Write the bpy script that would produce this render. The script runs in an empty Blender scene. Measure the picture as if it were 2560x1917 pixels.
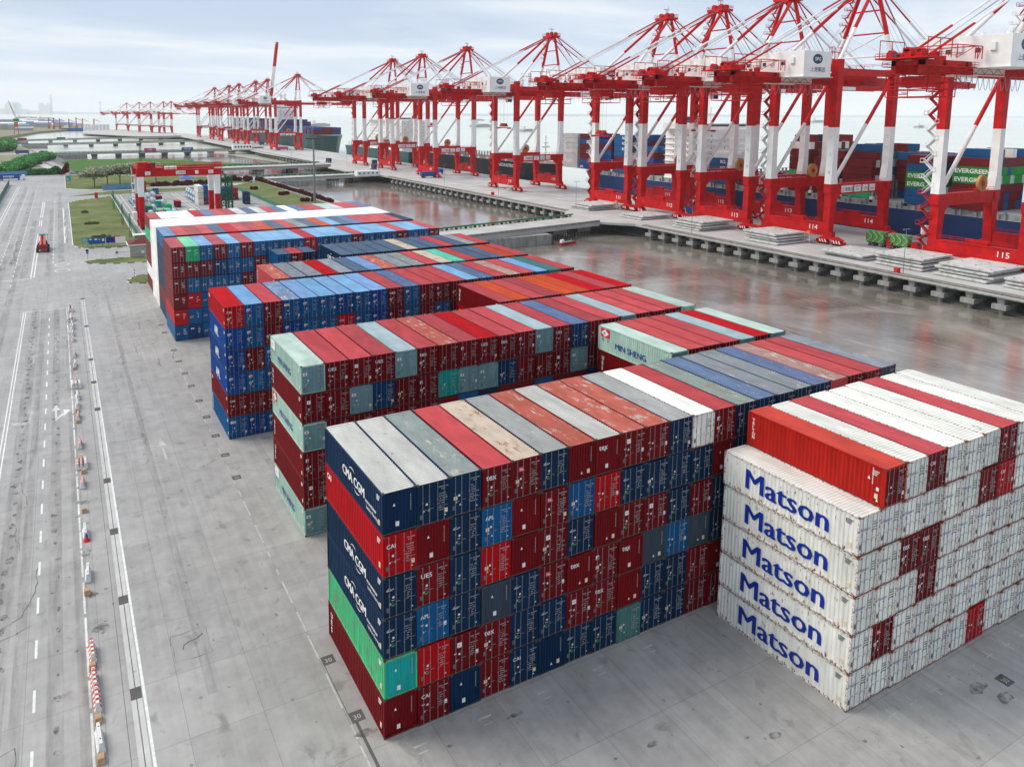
import bpy, bmesh, math, random
from mathutils import Vector, Matrix
R = math.radians
random.seed(7)
sc = bpy.context.scene
COL = sc.collection
# ---------------------------------------------------------------- camera
cam = bpy.data.objects.new('camera', bpy.data.cameras.new('camera'))
COL.objects.link(cam)
yaw, pitch, roll = 0.5000, 0.1313, 0.0042
fw = Vector((math.sin(yaw)*math.cos(pitch), math.cos(yaw)*math.cos(pitch), -math.sin(pitch)))
rt = Vector((math.cos(yaw), -math.sin(yaw), 0)); up = rt.cross(fw)
r2 = math.cos(roll)*rt + math.sin(roll)*up; u2 = -math.sin(roll)*rt + math.cos(roll)*up
cam.matrix_world = Matrix(((r2.x, u2.x, -fw.x, -17.1992), (r2.y, u2.y, -fw.y, -43.6421), (r2.z, u2.z, -fw.z, 42.6684), (0, 0, 0, 1)))
cam.data.sensor_width = 36; cam.data.lens = 1879.8156/2560*36
cam.data.shift_x = (1280-1178.961)/2560; cam.data.shift_y = (535.126-958.5)/2560
cam.data.clip_start = 0.5; cam.data.clip_end = 60000
sc.camera = cam
# ---------------------------------------------------------------- sky and sun
SUN_EL, SUN_AZ = 48, -50         # azimuth measured from +Y towards +X
w = bpy.data.worlds.new('World'); sc.world = w; w.use_nodes = True
nt = w.node_tree; N = nt.nodes; Lk = nt.links; N.clear()
def nd(t, **k):
    n = N.new(t)
    for a, b in k.items(): setattr(n, a, b)
    return n
out = nd('ShaderNodeOutputWorld'); bg = nd('ShaderNodeBackground'); bg.inputs[1].default_value = 1.0
sky = nd('ShaderNodeTexSky', sky_type='NISHITA', sun_disc=False)
sky.sun_elevation = R(SUN_EL); sky.sun_rotation = R(SUN_AZ); sky.altitude = 50; sky.dust_density = 2.0
skm = nd('ShaderNodeVectorMath', operation='SCALE'); skm.inputs['Scale'].default_value = 0.11
tc = nd('ShaderNodeTexCoord'); sep = nd('ShaderNodeSeparateXYZ')
mx = nd('ShaderNodeMath', operation='MAXIMUM'); mx.inputs[1].default_value = 0.0
ad = nd('ShaderNodeMath', operation='ADD'); ad.inputs[1].default_value = 0.085
dx = nd('ShaderNodeMath', operation='DIVIDE'); dy = nd('ShaderNodeMath', operation='DIVIDE')
cmb = nd('ShaderNodeCombineXYZ'); mp = nd('ShaderNodeMapping'); mp.inputs['Rotation'].default_value = (0, 0, R(-28)); mp.inputs['Scale'].default_value = (0.5, 0.85, 1)
n1 = nd('ShaderNodeTexNoise'); n1.inputs['Scale'].default_value = 1.1; n1.inputs['Detail'].default_value = 5; n1.inputs['Roughness'].default_value = 0.5; n1.inputs['Distortion'].default_value = 0.3
n2 = nd('ShaderNodeTexNoise'); n2.inputs['Scale'].default_value = 0.45; n2.inputs['Detail'].default_value = 3
am = nd('ShaderNodeMath', operation='MULTIPLY_ADD'); am.inputs[1].default_value = 0.5
cr = nd('ShaderNodeValToRGB'); e = cr.color_ramp.elements
e[0].position = 0.60; e[0].color = (0.46, 0.56, 0.74, 1); e[1].position = 0.90; e[1].color = (0.84, 0.86, 0.89, 1)
x = e.new(0.76); x.color = (0.59, 0.68, 0.82, 1)
cm = nd('ShaderNodeMix', data_type='RGBA'); cm.inputs[0].default_value = 0.85
hr = nd('ShaderNodeMapRange'); hr.inputs[1].default_value = 0.0; hr.inputs[2].default_value = 0.11; hr.inputs[3].default_value = 1; hr.inputs[4].default_value = 0
hm = nd('ShaderNodeMix', data_type='RGBA'); hm.inputs[7].default_value = (0.58, 0.69, 0.84, 1)
hs = nd('ShaderNodeMath', operation='MULTIPLY'); hs.inputs[1].default_value = 0.75
Lk.new(tc.outputs['Generated'], sep.inputs[0]); Lk.new(sep.outputs['Z'], mx.inputs[0]); Lk.new(mx.outputs[0], ad.inputs[0])
Lk.new(sep.outputs['X'], dx.inputs[0]); Lk.new(ad.outputs[0], dx.inputs[1]); Lk.new(sep.outputs['Y'], dy.inputs[0]); Lk.new(ad.outputs[0], dy.inputs[1])
Lk.new(dx.outputs[0], cmb.inputs[0]); Lk.new(dy.outputs[0], cmb.inputs[1]); Lk.new(cmb.outputs[0], mp.inputs[0])
Lk.new(mp.outputs[0], n1.inputs['Vector']); Lk.new(mp.outputs[0], n2.inputs['Vector'])
Lk.new(n2.outputs[0], am.inputs[0]); Lk.new(n1.outputs[0], am.inputs[2]); Lk.new(am.outputs[0], cr.inputs[0])
Lk.new(sky.outputs[0], skm.inputs[0]); Lk.new(skm.outputs[0], cm.inputs[6]); Lk.new(cr.outputs[0], cm.inputs[7])
Lk.new(sep.outputs['Z'], hr.inputs[0]); Lk.new(hr.outputs[0], hs.inputs[0]); Lk.new(hs.outputs[0], hm.inputs[0]); Lk.new(cm.outputs[2], hm.inputs[6]); Lk.new(hm.outputs[2], bg.inputs[0]); Lk.new(bg.outputs[0], out.inputs[0])
sl = bpy.data.lights.new('sun', 'SUN'); sl.energy = 2.6; sl.angle = R(32); sl.color = (1, 0.92, 0.80)
so = bpy.data.objects.new('sun', sl); COL.objects.link(so)
sd = Vector((math.sin(R(SUN_AZ))*math.cos(R(SUN_EL)), math.cos(R(SUN_AZ))*math.cos(R(SUN_EL)), math.sin(R(SUN_EL))))
so.rotation_euler = sd.to_track_quat('Z', 'Y').to_euler()
sc.view_settings.view_transform = 'Standard'; sc.view_settings.look = 'None'
sc.view_settings.exposure = 0.24; sc.view_settings.gamma = 1
sc.cycles.max_bounces = 6; sc.cycles.diffuse_bounces = 3; sc.cycles.glossy_bounces = 3; sc.cycles.transparent_max_bounces = 8
sc.cycles.volume_bounces = 2; sc.cycles.use_denoising = True

# ---------------------------------------------------------------- helpers
MATS = {}
def mat(name, col, rough=0.6, metal=0.0, noise=0.12, nscale=0.6, rust=0.0, spec=0.35, stretch=(1, 1, 1), detail=4):
    """plain surface with weathering noise in the object's own space"""
    m = bpy.data.materials.new(name); m.use_nodes = True; t = m.node_tree; P = t.nodes['Principled BSDF']
    P.inputs['Roughness'].default_value = rough; P.inputs['Metallic'].default_value = metal; P.inputs['Specular IOR Level'].default_value = spec
    c = t.nodes.new('ShaderNodeTexCoord'); mp = t.nodes.new('ShaderNodeMapping'); mp.inputs['Scale'].default_value = stretch
    n = t.nodes.new('ShaderNodeTexNoise'); n.inputs['Scale'].default_value = nscale; n.inputs['Detail'].default_value = detail
    r = t.nodes.new('ShaderNodeValToRGB'); a, b = 1-noise, 1+noise
    r.color_ramp.elements[0].position = 0.3; r.color_ramp.elements[1].position = 0.7
    r.color_ramp.elements[0].color = (a*col[0], a*col[1], a*col[2], 1); r.color_ramp.elements[1].color = tuple(min(1, b*v) for v in col[:3])+(1,)
    t.links.new(c.outputs['Object'], mp.inputs[0]); t.links.new(mp.outputs[0], n.inputs['Vector']); t.links.new(n.outputs[0], r.inputs[0])
    src = r.outputs[0]
    if rust > 0:
        n2 = t.nodes.new('ShaderNodeTexNoise'); n2.inputs['Scale'].default_value = nscale*3; n2.inputs['Detail'].default_value = 8; n2.inputs['Roughness'].default_value = 0.7
        t.links.new(mp.outputs[0], n2.inputs['Vector'])
        q = t.nodes.new('ShaderNodeMapRange'); q.inputs[1].default_value = 0.72-rust*0.25; q.inputs[2].default_value = 0.78-rust*0.2; t.links.new(n2.outputs[0], q.inputs[0])
        mm = t.nodes.new('ShaderNodeMix'); mm.data_type = 'RGBA'; mm.inputs[7].default_value = (0.19, 0.07, 0.03, 1)
        t.links.new(q.outputs[0], mm.inputs[0]); t.links.new(src, mm.inputs[6]); src = mm.outputs[2]
    t.links.new(src, P.inputs['Base Color']); MATS[name] = m; return m

def paint_mat(name, roof=False):
    """container paint: colour from the object's own colour, its alpha is how worn it is"""
    m = bpy.data.materials.new(name); m.use_nodes = True; t = m.node_tree; P = t.nodes['Principled BSDF']; A = t.nodes.new; K = t.links.new
    P.inputs['Roughness'].default_value = 0.5 if not roof else 0.65; P.inputs['Specular IOR Level'].default_value = 0.10
    oi = A('ShaderNodeObjectInfo'); c = A('ShaderNodeTexCoord')
    off = A('ShaderNodeVectorMath'); off.operation = 'SCALE'; off.inputs[0].default_value = (173, 91, 57); K(oi.outputs['Random'], off.inputs['Scale'])
    ps = A('ShaderNodeVectorMath'); ps.operation = 'ADD'; K(c.outputs['Object'], ps.inputs[0]); K(off.outputs[0], ps.inputs[1])
    mp = A('ShaderNodeMapping'); mp.inputs['Scale'].default_value = (1, 0.35, 1) if roof else (1.6, 1.6, 0.35); K(ps.outputs[0], mp.inputs[0])
    n = A('ShaderNodeTexNoise'); n.inputs['Scale'].default_value = 0.9; n.inputs['Detail'].default_value = 6; n.inputs['Roughness'].default_value = 0.6; K(mp.outputs[0], n.inputs['Vector'])
    # broad fading
    hs = A('ShaderNodeHueSaturation'); K(oi.outputs['Color'], hs.inputs['Color'])
    f = A('ShaderNodeMapRange'); f.inputs[1].default_value = 0.3; f.inputs[2].default_value = 0.7; f.inputs[3].default_value = 0.80; f.inputs[4].default_value = 1.16; K(n.outputs[0], f.inputs[0]); K(f.outputs[0], hs.inputs['Value'])
    # worn patches: primer / chalk
    n2 = A('ShaderNodeTexNoise'); n2.inputs['Scale'].default_value = 2.2 if roof else 1.7; n2.inputs['Detail'].default_value = 10; n2.inputs['Roughness'].default_value = 0.72; K(mp.outputs[0], n2.inputs['Vector'])
    lo = A('ShaderNodeMapRange'); lo.inputs[1].default_value = 0; lo.inputs[2].default_value = 1; lo.inputs[3].default_value = 0.74; lo.inputs[4].default_value = 0.42; K(oi.outputs['Alpha'], lo.inputs[0])
    sb = A('ShaderNodeMath'); sb.operation = 'SUBTRACT'; K(n2.outputs[0], sb.inputs[0]); K(lo.outputs[0], sb.inputs[1])
    ml = A('ShaderNodeMath'); ml.operation = 'MULTIPLY'; ml.use_clamp = True; ml.inputs[1].default_value = 9; K(sb.outputs[0], ml.inputs[0])
    mw = A('ShaderNodeMix'); mw.data_type = 'RGBA'; K(ml.outputs[0], mw.inputs[0]); K(hs.outputs[0], mw.inputs[6])
    wc = A('ShaderNodeMix'); wc.data_type = 'RGBA'; wc.inputs[6].default_value = (0.58, 0.53, 0.47, 1) if roof else (0.22, 0.20, 0.17, 1); wc.inputs[7].default_value = (0.30, 0.12, 0.06, 1) if roof else (0.24, 0.17, 0.12, 1)
    nn = A('ShaderNodeTexNoise'); nn.inputs['Scale'].default_value = 0.5; K(ps.outputs[0], nn.inputs['Vector'])
    rr = A('ShaderNodeMapRange'); rr.inputs[1].default_value = 0.45; rr.inputs[2].default_value = 0.6; K(nn.outputs[0], rr.inputs[0]); K(rr.outputs[0], wc.inputs[0]); K(wc.outputs[2], mw.inputs[7])
    src = mw.outputs[2]
    if roof:
        # dirt and rust settled in the transverse grooves
        sp = A('ShaderNodeSeparateXYZ'); K(c.outputs['Object'], sp.inputs[0])
        wv = A('ShaderNodeMath'); wv.operation = 'MULTIPLY'; wv.inputs[1].default_value = 2*math.pi/0.29; K(sp.outputs['Y'], wv.inputs[0])
        cs = A('ShaderNodeMath'); cs.operation = 'COSINE'; K(wv.outputs[0], cs.inputs[0])
        gr = A('ShaderNodeMapRange'); gr.inputs[1].default_value = 0.35; gr.inputs[2].default_value = 0.9; gr.inputs[4].default_value = 0.85; K(cs.outputs[0], gr.inputs[0])
        gm = A('ShaderNodeMath'); gm.operation = 'MULTIPLY_ADD'; gm.inputs[1].default_value = 1.0; gm.inputs[2].default_value = 0.5; K(oi.outputs['Alpha'], gm.inputs[0])
        g2 = A('ShaderNodeMath'); g2.operation = 'MULTIPLY'; g2.use_clamp = True; K(gr.outputs[0], g2.inputs[0]); K(gm.outputs[0], g2.inputs[1])
        mg = A('ShaderNodeMix'); mg.data_type = 'RGBA'; K(g2.outputs[0], mg.inputs[0]); K(src, mg.inputs[6]); mg.inputs[7].default_value = (0.16, 0.09, 0.06, 1); src = mg.outputs[2]
        # dark scuffs
        n3 = A('ShaderNodeTexNoise'); n3.inputs['Scale'].default_value = 0.8; n3.inputs['Detail'].default_value = 3; n3.inputs['Distortion'].default_value = 0.6; K(ps.outputs[0], n3.inputs['Vector'])
        q3 = A('ShaderNodeMapRange'); q3.inputs[1].default_value = 0.70; q3.inputs[2].default_value = 0.76; q3.inputs[4].default_value = 0.7; K(n3.outputs[0], q3.inputs[0])
        m3 = A('ShaderNodeMix'); m3.data_type = 'RGBA'; K(q3.outputs[0], m3.inputs[0]); K(src, m3.inputs[6]); m3.inputs[7].default_value = (0.10, 0.09, 0.08, 1); src = m3.outputs[2]
    K(src, P.inputs['Base Color']); MATS[name] = m; return m

class MB:
    """collects shapes and links them as ONE mesh object"""
    def __init__(s): s.v = []; s.f = []; s.m = []
    def quad(s, pts, m=0):
        b = len(s.v); s.v += [tuple(p) for p in pts]; s.f.append(tuple(range(b, b+len(pts)))); s.m.append(m)
    def box(s, x0, x1, y0, y1, z0, z1, m=0, skip=''):
        b = len(s.v); s.v += [(x0, y0, z0), (x1, y0, z0), (x1, y1, z0), (x0, y1, z0), (x0, y0, z1), (x1, y0, z1), (x1, y1, z1), (x0, y1, z1)]
        for k, q in (('b', (3, 2, 1, 0)), ('t', (4, 5, 6, 7)), ('f', (0, 1, 5, 4)), ('r', (1, 2, 6, 5)), ('k', (2, 3, 7, 6)), ('l', (3, 0, 4, 7))):
            if k not in skip: s.f.append(tuple(b+i for i in q)); s.m.append(m)
    def frus(s, c0, c1, h0, h1, m=0):
        """tapered box from c0 (half sizes h0) up to c1 (half sizes h1)"""
        b = len(s.v)
        for c, h in ((c0, h0), (c1, h1)):
            s.v += [(c[0]-h[0], c[1]-h[1], c[2]), (c[0]+h[0], c[1]-h[1], c[2]), (c[0]+h[0], c[1]+h[1], c[2]), (c[0]-h[0], c[1]+h[1], c[2])]
        for q in ((3, 2, 1, 0), (4, 5, 6, 7), (0, 1, 5, 4), (1, 2, 6, 5), (2, 3, 7, 6), (3, 0, 4, 7)): s.f.append(tuple(b+i for i in q)); s.m.append(m)
    def tube(s, p, q, r, m=0, n=8, r1=None):
        p = Vector(p); q = Vector(q); d = (q-p)
        if d.length < 1e-6: return
        a = d.orthogonal().normalized(); c = d.normalized().cross(a); r1 = r if r1 is None else r1; b = len(s.v)
        off = math.pi/4 if n == 4 else 0
        for P_, rr in ((p, r), (q, r1)):
            for i in range(n):
                t = 2*math.pi*i/n+off; s.v.append(tuple(P_+a*math.cos(t)*rr+c*math.sin(t)*rr))
        for i in range(n): s.f.append((b+i, b+(i+1) % n, b+n+(i+1) % n, b+n+i)); s.m.append(m)
        s.f.append(tuple(b+i for i in range(n-1, -1, -1))); s.m.append(m); s.f.append(tuple(b+n+i for i in range(n))); s.m.append(m)
    def bar(s, p, q, r, cols, n=8):
        """tube in stretches of different material: cols = [(fraction, material), ...]"""
        p = Vector(p); q = Vector(q); a = 0
        for fr, m in cols:
            s.tube(p.lerp(q, a), p.lerp(q, fr), r, m, n); a = fr
    def prism(s, pts, z0, z1, m=0):
        n = len(pts); b = len(s.v); s.v += [(p[0], p[1], z0) for p in pts]+[(p[0], p[1], z1) for p in pts]
        ar = sum(pts[i][0]*pts[(i+1) % n][1]-pts[(i+1) % n][0]*pts[i][1] for i in range(n))
        idx = list(range(n)) if ar > 0 else list(range(n-1, -1, -1))
        s.f.append(tuple(b+n+i for i in idx)); s.m.append(m)
        if z0 != z1:
            s.f.append(tuple(b+i for i in reversed(idx))); s.m.append(m)
            for k in range(n):
                i, j = idx[k], idx[(k+1) % n]; s.f.append((b+i, b+j, b+n+j, b+n+i)); s.m.append(m)
    def sheet(s, pts, z, m=0): s.prism(pts, z, z, m)
    def text(s, txt, o, u, v, size, m=0, bold=0.0, align='LEFT', sx=1.0):
        vs, fs = text_geo(txt, bold); o = Vector(o); u = Vector(u); v = Vector(v)
        if not vs: return
        xs = [p[0] for p in vs]; w_ = max(xs); sh = 0
        if align == 'CENTER': sh = -w_/2
        b = len(s.v); s.v += [tuple(o+u*((p[0]+sh)*size*sx)+v*(p[1]*size)) for p in vs]
        for f in fs: s.f.append(tuple(b+i for i in f)); s.m.append(m)
    def btext(s, txt, o, u, v, size, m=0, w=.03, nrm=(0, 0, 0), **k):
        o = Vector(o); u_ = Vector(u); nv = Vector(nrm)
        for i, d in enumerate((0, -w, w)): s.text(txt, o+u_*d+nv*(i*.002), u, v, size, m, 0.0, **k)
    def build(s, name, mats, parent=None, smooth=False):
        me = bpy.data.meshes.new(name); me.from_pydata(s.v, [], s.f)
        if not isinstance(mats, (list, tuple)): mats = [mats]
        for m in mats: me.materials.append(MATS[m] if isinstance(m, str) else m)
        if len(mats) > 1: me.polygons.foreach_set('material_index', s.m)
        if smooth: me.polygons.foreach_set('use_smooth', [True]*len(me.polygons))
        me.update(); o = bpy.data.objects.new(name, me); COL.objects.link(o)
        if parent: o.parent = parent
        return o
TXT = {}
def text_geo(txt, bold):
    k = (txt, bold)
    if k not in TXT:
        cu = bpy.data.curves.new('lettering_source', 'FONT'); cu.body = txt; cu.size = 1; cu.resolution_u = 2; cu.offset = bold; cu.fill_mode = 'FRONT'
        o = bpy.data.objects.new('lettering_source', cu); COL.objects.link(o); bpy.context.view_layer.update()
        dg = bpy.context.evaluated_depsgraph_get(); me = bpy.data.meshes.new_from_object(o.evaluated_get(dg))
        TXT[k] = ([tuple(v.co) for v in me.vertices], [tuple(p.vertices) for p in me.polygons])
        bpy.data.objects.remove(o); bpy.data.curves.remove(cu); bpy.data.meshes.remove(me)
    return TXT[k]
def empty(name, loc=(0, 0, 0), rz=0.0):
    o = bpy.data.objects.new(name, None); COL.objects.link(o); o.location = loc; o.rotation_euler = (0, 0, rz); o.empty_display_size = 0.5; return o
def tag(o, label=None, cat=None, group=None, kind=None):
    if label: o['label'] = label
    if cat: o['category'] = cat
    if group: o['group'] = group
    if kind: o['kind'] = kind
    return o
def copy_tree(o, parent=None):
    c = o.copy(); COL.objects.link(c); c.parent = parent
    for ch in list(o.children): copy_tree(ch, c)
    return c
def struct(name, mb, mats):
    return tag(mb.build(name, mats), kind='structure')

# ---------------------------------------------------------------- materials
mat('red_steel', (0.52, 0.004, 0.006), 0.5, noise=0.24, nscale=0.35, spec=0.22)
mat('dark_red_steel', (0.30, 0.012, 0.012), 0.5, noise=0.2, nscale=0.5)
mat('white_steel', (0.83, 0.83, 0.81), 0.5, noise=0.09, nscale=0.25, rust=0.0)
mat('stained_white_steel', (0.74, 0.72, 0.69), 0.55, noise=0.13, nscale=0.4, rust=0.25, stretch=(1, 1, 0.3))
mat('machinery_dark', (0.05, 0.05, 0.055), 0.5); mat('rubber', (0.02, 0.02, 0.02), 0.8)
mat('galvanised', (0.24, 0.25, 0.25), 0.45, metal=0.2, noise=0.1)
mat('wire_grey', (0.28, 0.32, 0.34), 0.6); mat('sign_navy', (0.01, 0.04, 0.13), 0.4); mat('sign_blue', (0.0, 0.012, 0.30), 0.45, noise=0.12, nscale=1.5)
mat('marking_dim', (0.42, 0.42, 0.41), 0.6, noise=0.2, nscale=2); mat('plate_white', (0.80, 0.80, 0.78), 0.45, noise=0.05); mat('marking_white', (0.76, 0.76, 0.74), 0.5, noise=0.08, nscale=3)
mat('glass_dark', (0.02, 0.03, 0.035), 0.12, noise=0.05, spec=0.6); mat('copper_reel', (0.55, 0.25, 0.08), 0.5)
mat('frame_grime_shade', (0.075, 0.055, 0.045), 0.7, noise=0.4, nscale=1.5); mat('rust', (0.22, 0.065, 0.025), 0.85, noise=0.35, nscale=3)
mat('label_cream', (0.72, 0.60, 0.40), 0.6); mat('label_grey', (0.13, 0.13, 0.13), 0.6); mat('label_green', (0.02, 0.30, 0.05), 0.5); mat('label_pink', (0.65, 0.05, 0.10), 0.5)
mat('label_red', (0.62, 0.02, 0.02), 0.5); mat('label_blue', (0.002, 0.025, 0.27), 0.5); mat('signal_teal', (0.0, 0.30, 0.27), 0.5)
mat('concrete_pier', (0.27, 0.27, 0.255), 0.85, noise=0.3, nscale=0.7, stretch=(1, 1, 0.3)); mat('deck_concrete', (0.46, 0.455, 0.44), 0.85, noise=0.16, nscale=0.08, detail=8)
mat('hatch_grey', (0.55, 0.56, 0.54), 0.65, noise=0.2, nscale=0.6, rust=0.12); mat('pile_dark', (0.10, 0.10, 0.095), 0.8, noise=0.3)
mat('fence_green', (0.01, 0.22, 0.12), 0.6); mat('fence_blue', (0.10, 0.27, 0.42), 0.6); mat('rail_rust', (0.24, 0.16, 0.12), 0.8, noise=0.4, nscale=2)
mat('barrier_white', (0.68, 0.70, 0.68), 0.5, noise=0.15, nscale=3); mat('barrier_red', (0.55, 0.05, 0.03), 0.5, noise=0.15, nscale=3); mat('block_tan', (0.42, 0.28, 0.16), 0.85, noise=0.25, nscale=2)
mat('road_paint', (0.70, 0.71, 0.69), 0.7, noise=0.14, nscale=2.0, rust=0.0); mat('worn_paint', (0.45, 0.45, 0.43), 0.8, noise=0.15, nscale=1.5); mat('joint_dark', (0.10, 0.095, 0.09), 0.9); mat('drain_strip', (0.50, 0.495, 0.48), 0.85, noise=0.1)
mat('kerb_black', (0.05, 0.05, 0.05), 0.8); mat('ship_blue', (0.008, 0.032, 0.12), 0.45, noise=0.15, nscale=0.1); mat('ship_black', (0.010, 0.018, 0.024), 0.45, noise=0.2, nscale=0.1); mat('ship_green', (0.02, 0.085, 0.08), 0.5, noise=0.2, nscale=0.1); mat('boot_red', (0.30, 0.03, 0.02), 0.6, noise=0.2)
mat('lash_grey', (0.30, 0.33, 0.33), 0.7, noise=0.25); mat('truck_blue', (0.01, 0.09, 0.32), 0.5); mat('truck_navy', (0.015, 0.05, 0.13), 0.5); mat('truck_pink', (0.55, 0.05, 0.20), 0.5); mat('box_green', (0.03, 0.42, 0.08), 0.5)
mat('roof_maroon', (0.14, 0.02, 0.018), 0.8, noise=0.2, nscale=3); mat('wall_grey', (0.42, 0.40, 0.37), 0.85, noise=0.1, nscale=2); mat('lattice_green', (0.01, 0.13, 0.07), 0.5)
mat('far_grey', (0.35, 0.38, 0.40), 0.8, noise=0.1, nscale=0.02); mat('skyline_haze_tint', (0.33, 0.43, 0.60), 0.9, noise=0.1, nscale=0.01); mat('orange_steel', (0.50, 0.10, 0.04), 0.5); mat('tank_white', (0.75, 0.77, 0.76), 0.4)  # skyline colour is bluish because part of the distance haze is painted in
mat('revetment', (0.21, 0.215, 0.20), 0.9, noise=0.25, nscale=0.2); mat('bark', (0.09, 0.07, 0.05), 0.9, noise=0.3, nscale=4); mat('roof_blue', (0.05, 0.16, 0.50), 0.6)
mat('path_paving', (0.50, 0.49, 0.46), 0.85, noise=0.1, nscale=0.3)
mat('leaf_green', (0.06, 0.18, 0.06), 0.8, noise=0.5, nscale=0.5); mat('leaf_olive', (0.17, 0.20, 0.085), 0.8, noise=0.4, nscale=0.5); mat('leaf_silver', (0.46, 0.45, 0.33), 0.8, noise=0.3, nscale=0.8); mat('leaf_bright', (0.10, 0.32, 0.09), 0.8, noise=0.45, nscale=0.25)
mat('small_paving', (0.30, 0.295, 0.285), 0.7, noise=0.3, nscale=0.12, detail=9); mat('rusty_white', (0.72, 0.70, 0.66), 0.6, noise=0.15, nscale=1.5, rust=0.95)
mat('leaf_maroon', (0.12, 0.015, 0.018), 0.8, noise=0.5, nscale=1.5)
paint_mat('container_paint'); paint_mat('container_roof_paint', True)
PAL = dict(eg=(.01, .27, .03), orr=(.42, .014, .010), orf=(.52, .055, .038), Gw=(.06, .52, .22), m=(.155, .002, .005), r=(.49, .070, .078), rb=(.38, .060, .065), R=(.44, .001, .005), o=(.50, .065, .02), sal=(.46, .105, .075), p=(.42, .25, .22), n=(.003, .024, .068), sl=(.085, .13, .20), b=(.002, .085, .23), k=(.001, .050, .23),
  lb=(.19, .39, .60), bl=(.19, .34, .57), bw=(.15, .25, .40), w=(.82, .82, .79), gy=(.36, .38, .385), gl=(.56, .56, .55), s=(.40, .58, .51), sm=(.50, .62, .58), sb=(.40, .51, .56), sd=(.15, .30, .31), t=(.01, .34, .31), G=(.012, .42, .16), Gr=(.16, .56, .32), c=(.60, .50, .41), gs=(.24, .29, .28), gb=(.24, .27, .31), B=(.11, .17, .31), gt=(.06, .20, .18), Gt=(.10, .50, .33), ng=(.045, .065, .09), n2=(.002, .04, .13))
CN = dict(orr='orange red', orf='orange red', Gw='badly worn green', m='maroon', r='red', rb='brownish red', R='bright red', o='orange red', sal='salmon red', p='chalky pink', n='navy', sl='slate blue', b='blue', k='cobalt blue', lb='light blue', bl='lilac blue', bw='weathered blue', w='white', gy='grey', gl='pale grey', s='mint green', sm='pale mint', sb='pale blue-green', sd='dull teal', t='turquoise', G='green', Gr='green', c='cream', gs='greenish grey', gb='grey-blue', B='strong blue', gt='dark green', Gt='mint green', ng='dark grey-blue', n2='deep blue')
def surface(name, build):
    m = bpy.data.materials.new(name); m.use_nodes = True; build(m.node_tree, m.node_tree.nodes['Principled BSDF']); MATS[name] = m
def noise(t, scale, detail=6, rough=0.55, vec=None, dist=0.0):
    n = t.nodes.new('ShaderNodeTexNoise'); n.inputs['Scale'].default_value = scale; n.inputs['Detail'].default_value = detail; n.inputs['Roughness'].default_value = rough; n.inputs['Distortion'].default_value = dist
    if vec is not None: t.links.new(vec, n.inputs['Vector'])
    return n.outputs[0]
def ramp(t, src, stops):
    r = t.nodes.new('ShaderNodeValToRGB'); e = r.color_ramp.elements
    while len(e) < len(stops): e.new(0.5)
    for i, (p, c) in enumerate(stops): e[i].position = p; e[i].color = (c[0], c[1], c[2], 1) if isinstance(c, (tuple, list)) else (c, c, c, 1)
    t.links.new(src, r.inputs[0]); return r.outputs[0]
def mixc(t, fac, a, b, mode='MIX'):
    m = t.nodes.new('ShaderNodeMix'); m.data_type = 'RGBA'; m.blend_type = mode
    for s, i in ((fac, 0), (a, 6), (b, 7)):
        if hasattr(s, 'links'): t.links.new(s, m.inputs[i])
        elif i == 0: m.inputs[0].default_value = s
        else: m.inputs[i].default_value = (s[0], s[1], s[2], 1)
    return m.outputs[2]
def mapped(t, sc_=(1, 1, 1), rot=0, loc=(0, 0, 0)):
    c = t.nodes.new('ShaderNodeTexCoord'); mp = t.nodes.new('ShaderNodeMapping'); mp.inputs['Scale'].default_value = sc_; mp.inputs['Rotation'].default_value = (0, 0, rot); mp.inputs['Location'].default_value = loc
    t.links.new(c.outputs['Object'], mp.inputs[0]); return mp.outputs[0]
def bump(t, P, src, strength, dist=0.05):
    b = t.nodes.new('ShaderNodeBump'); b.inputs['Strength'].default_value = strength; b.inputs['Distance'].default_value = dist; t.links.new(src, b.inputs['Height']); t.links.new(b.outputs[0], P.inputs['Normal'])
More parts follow.
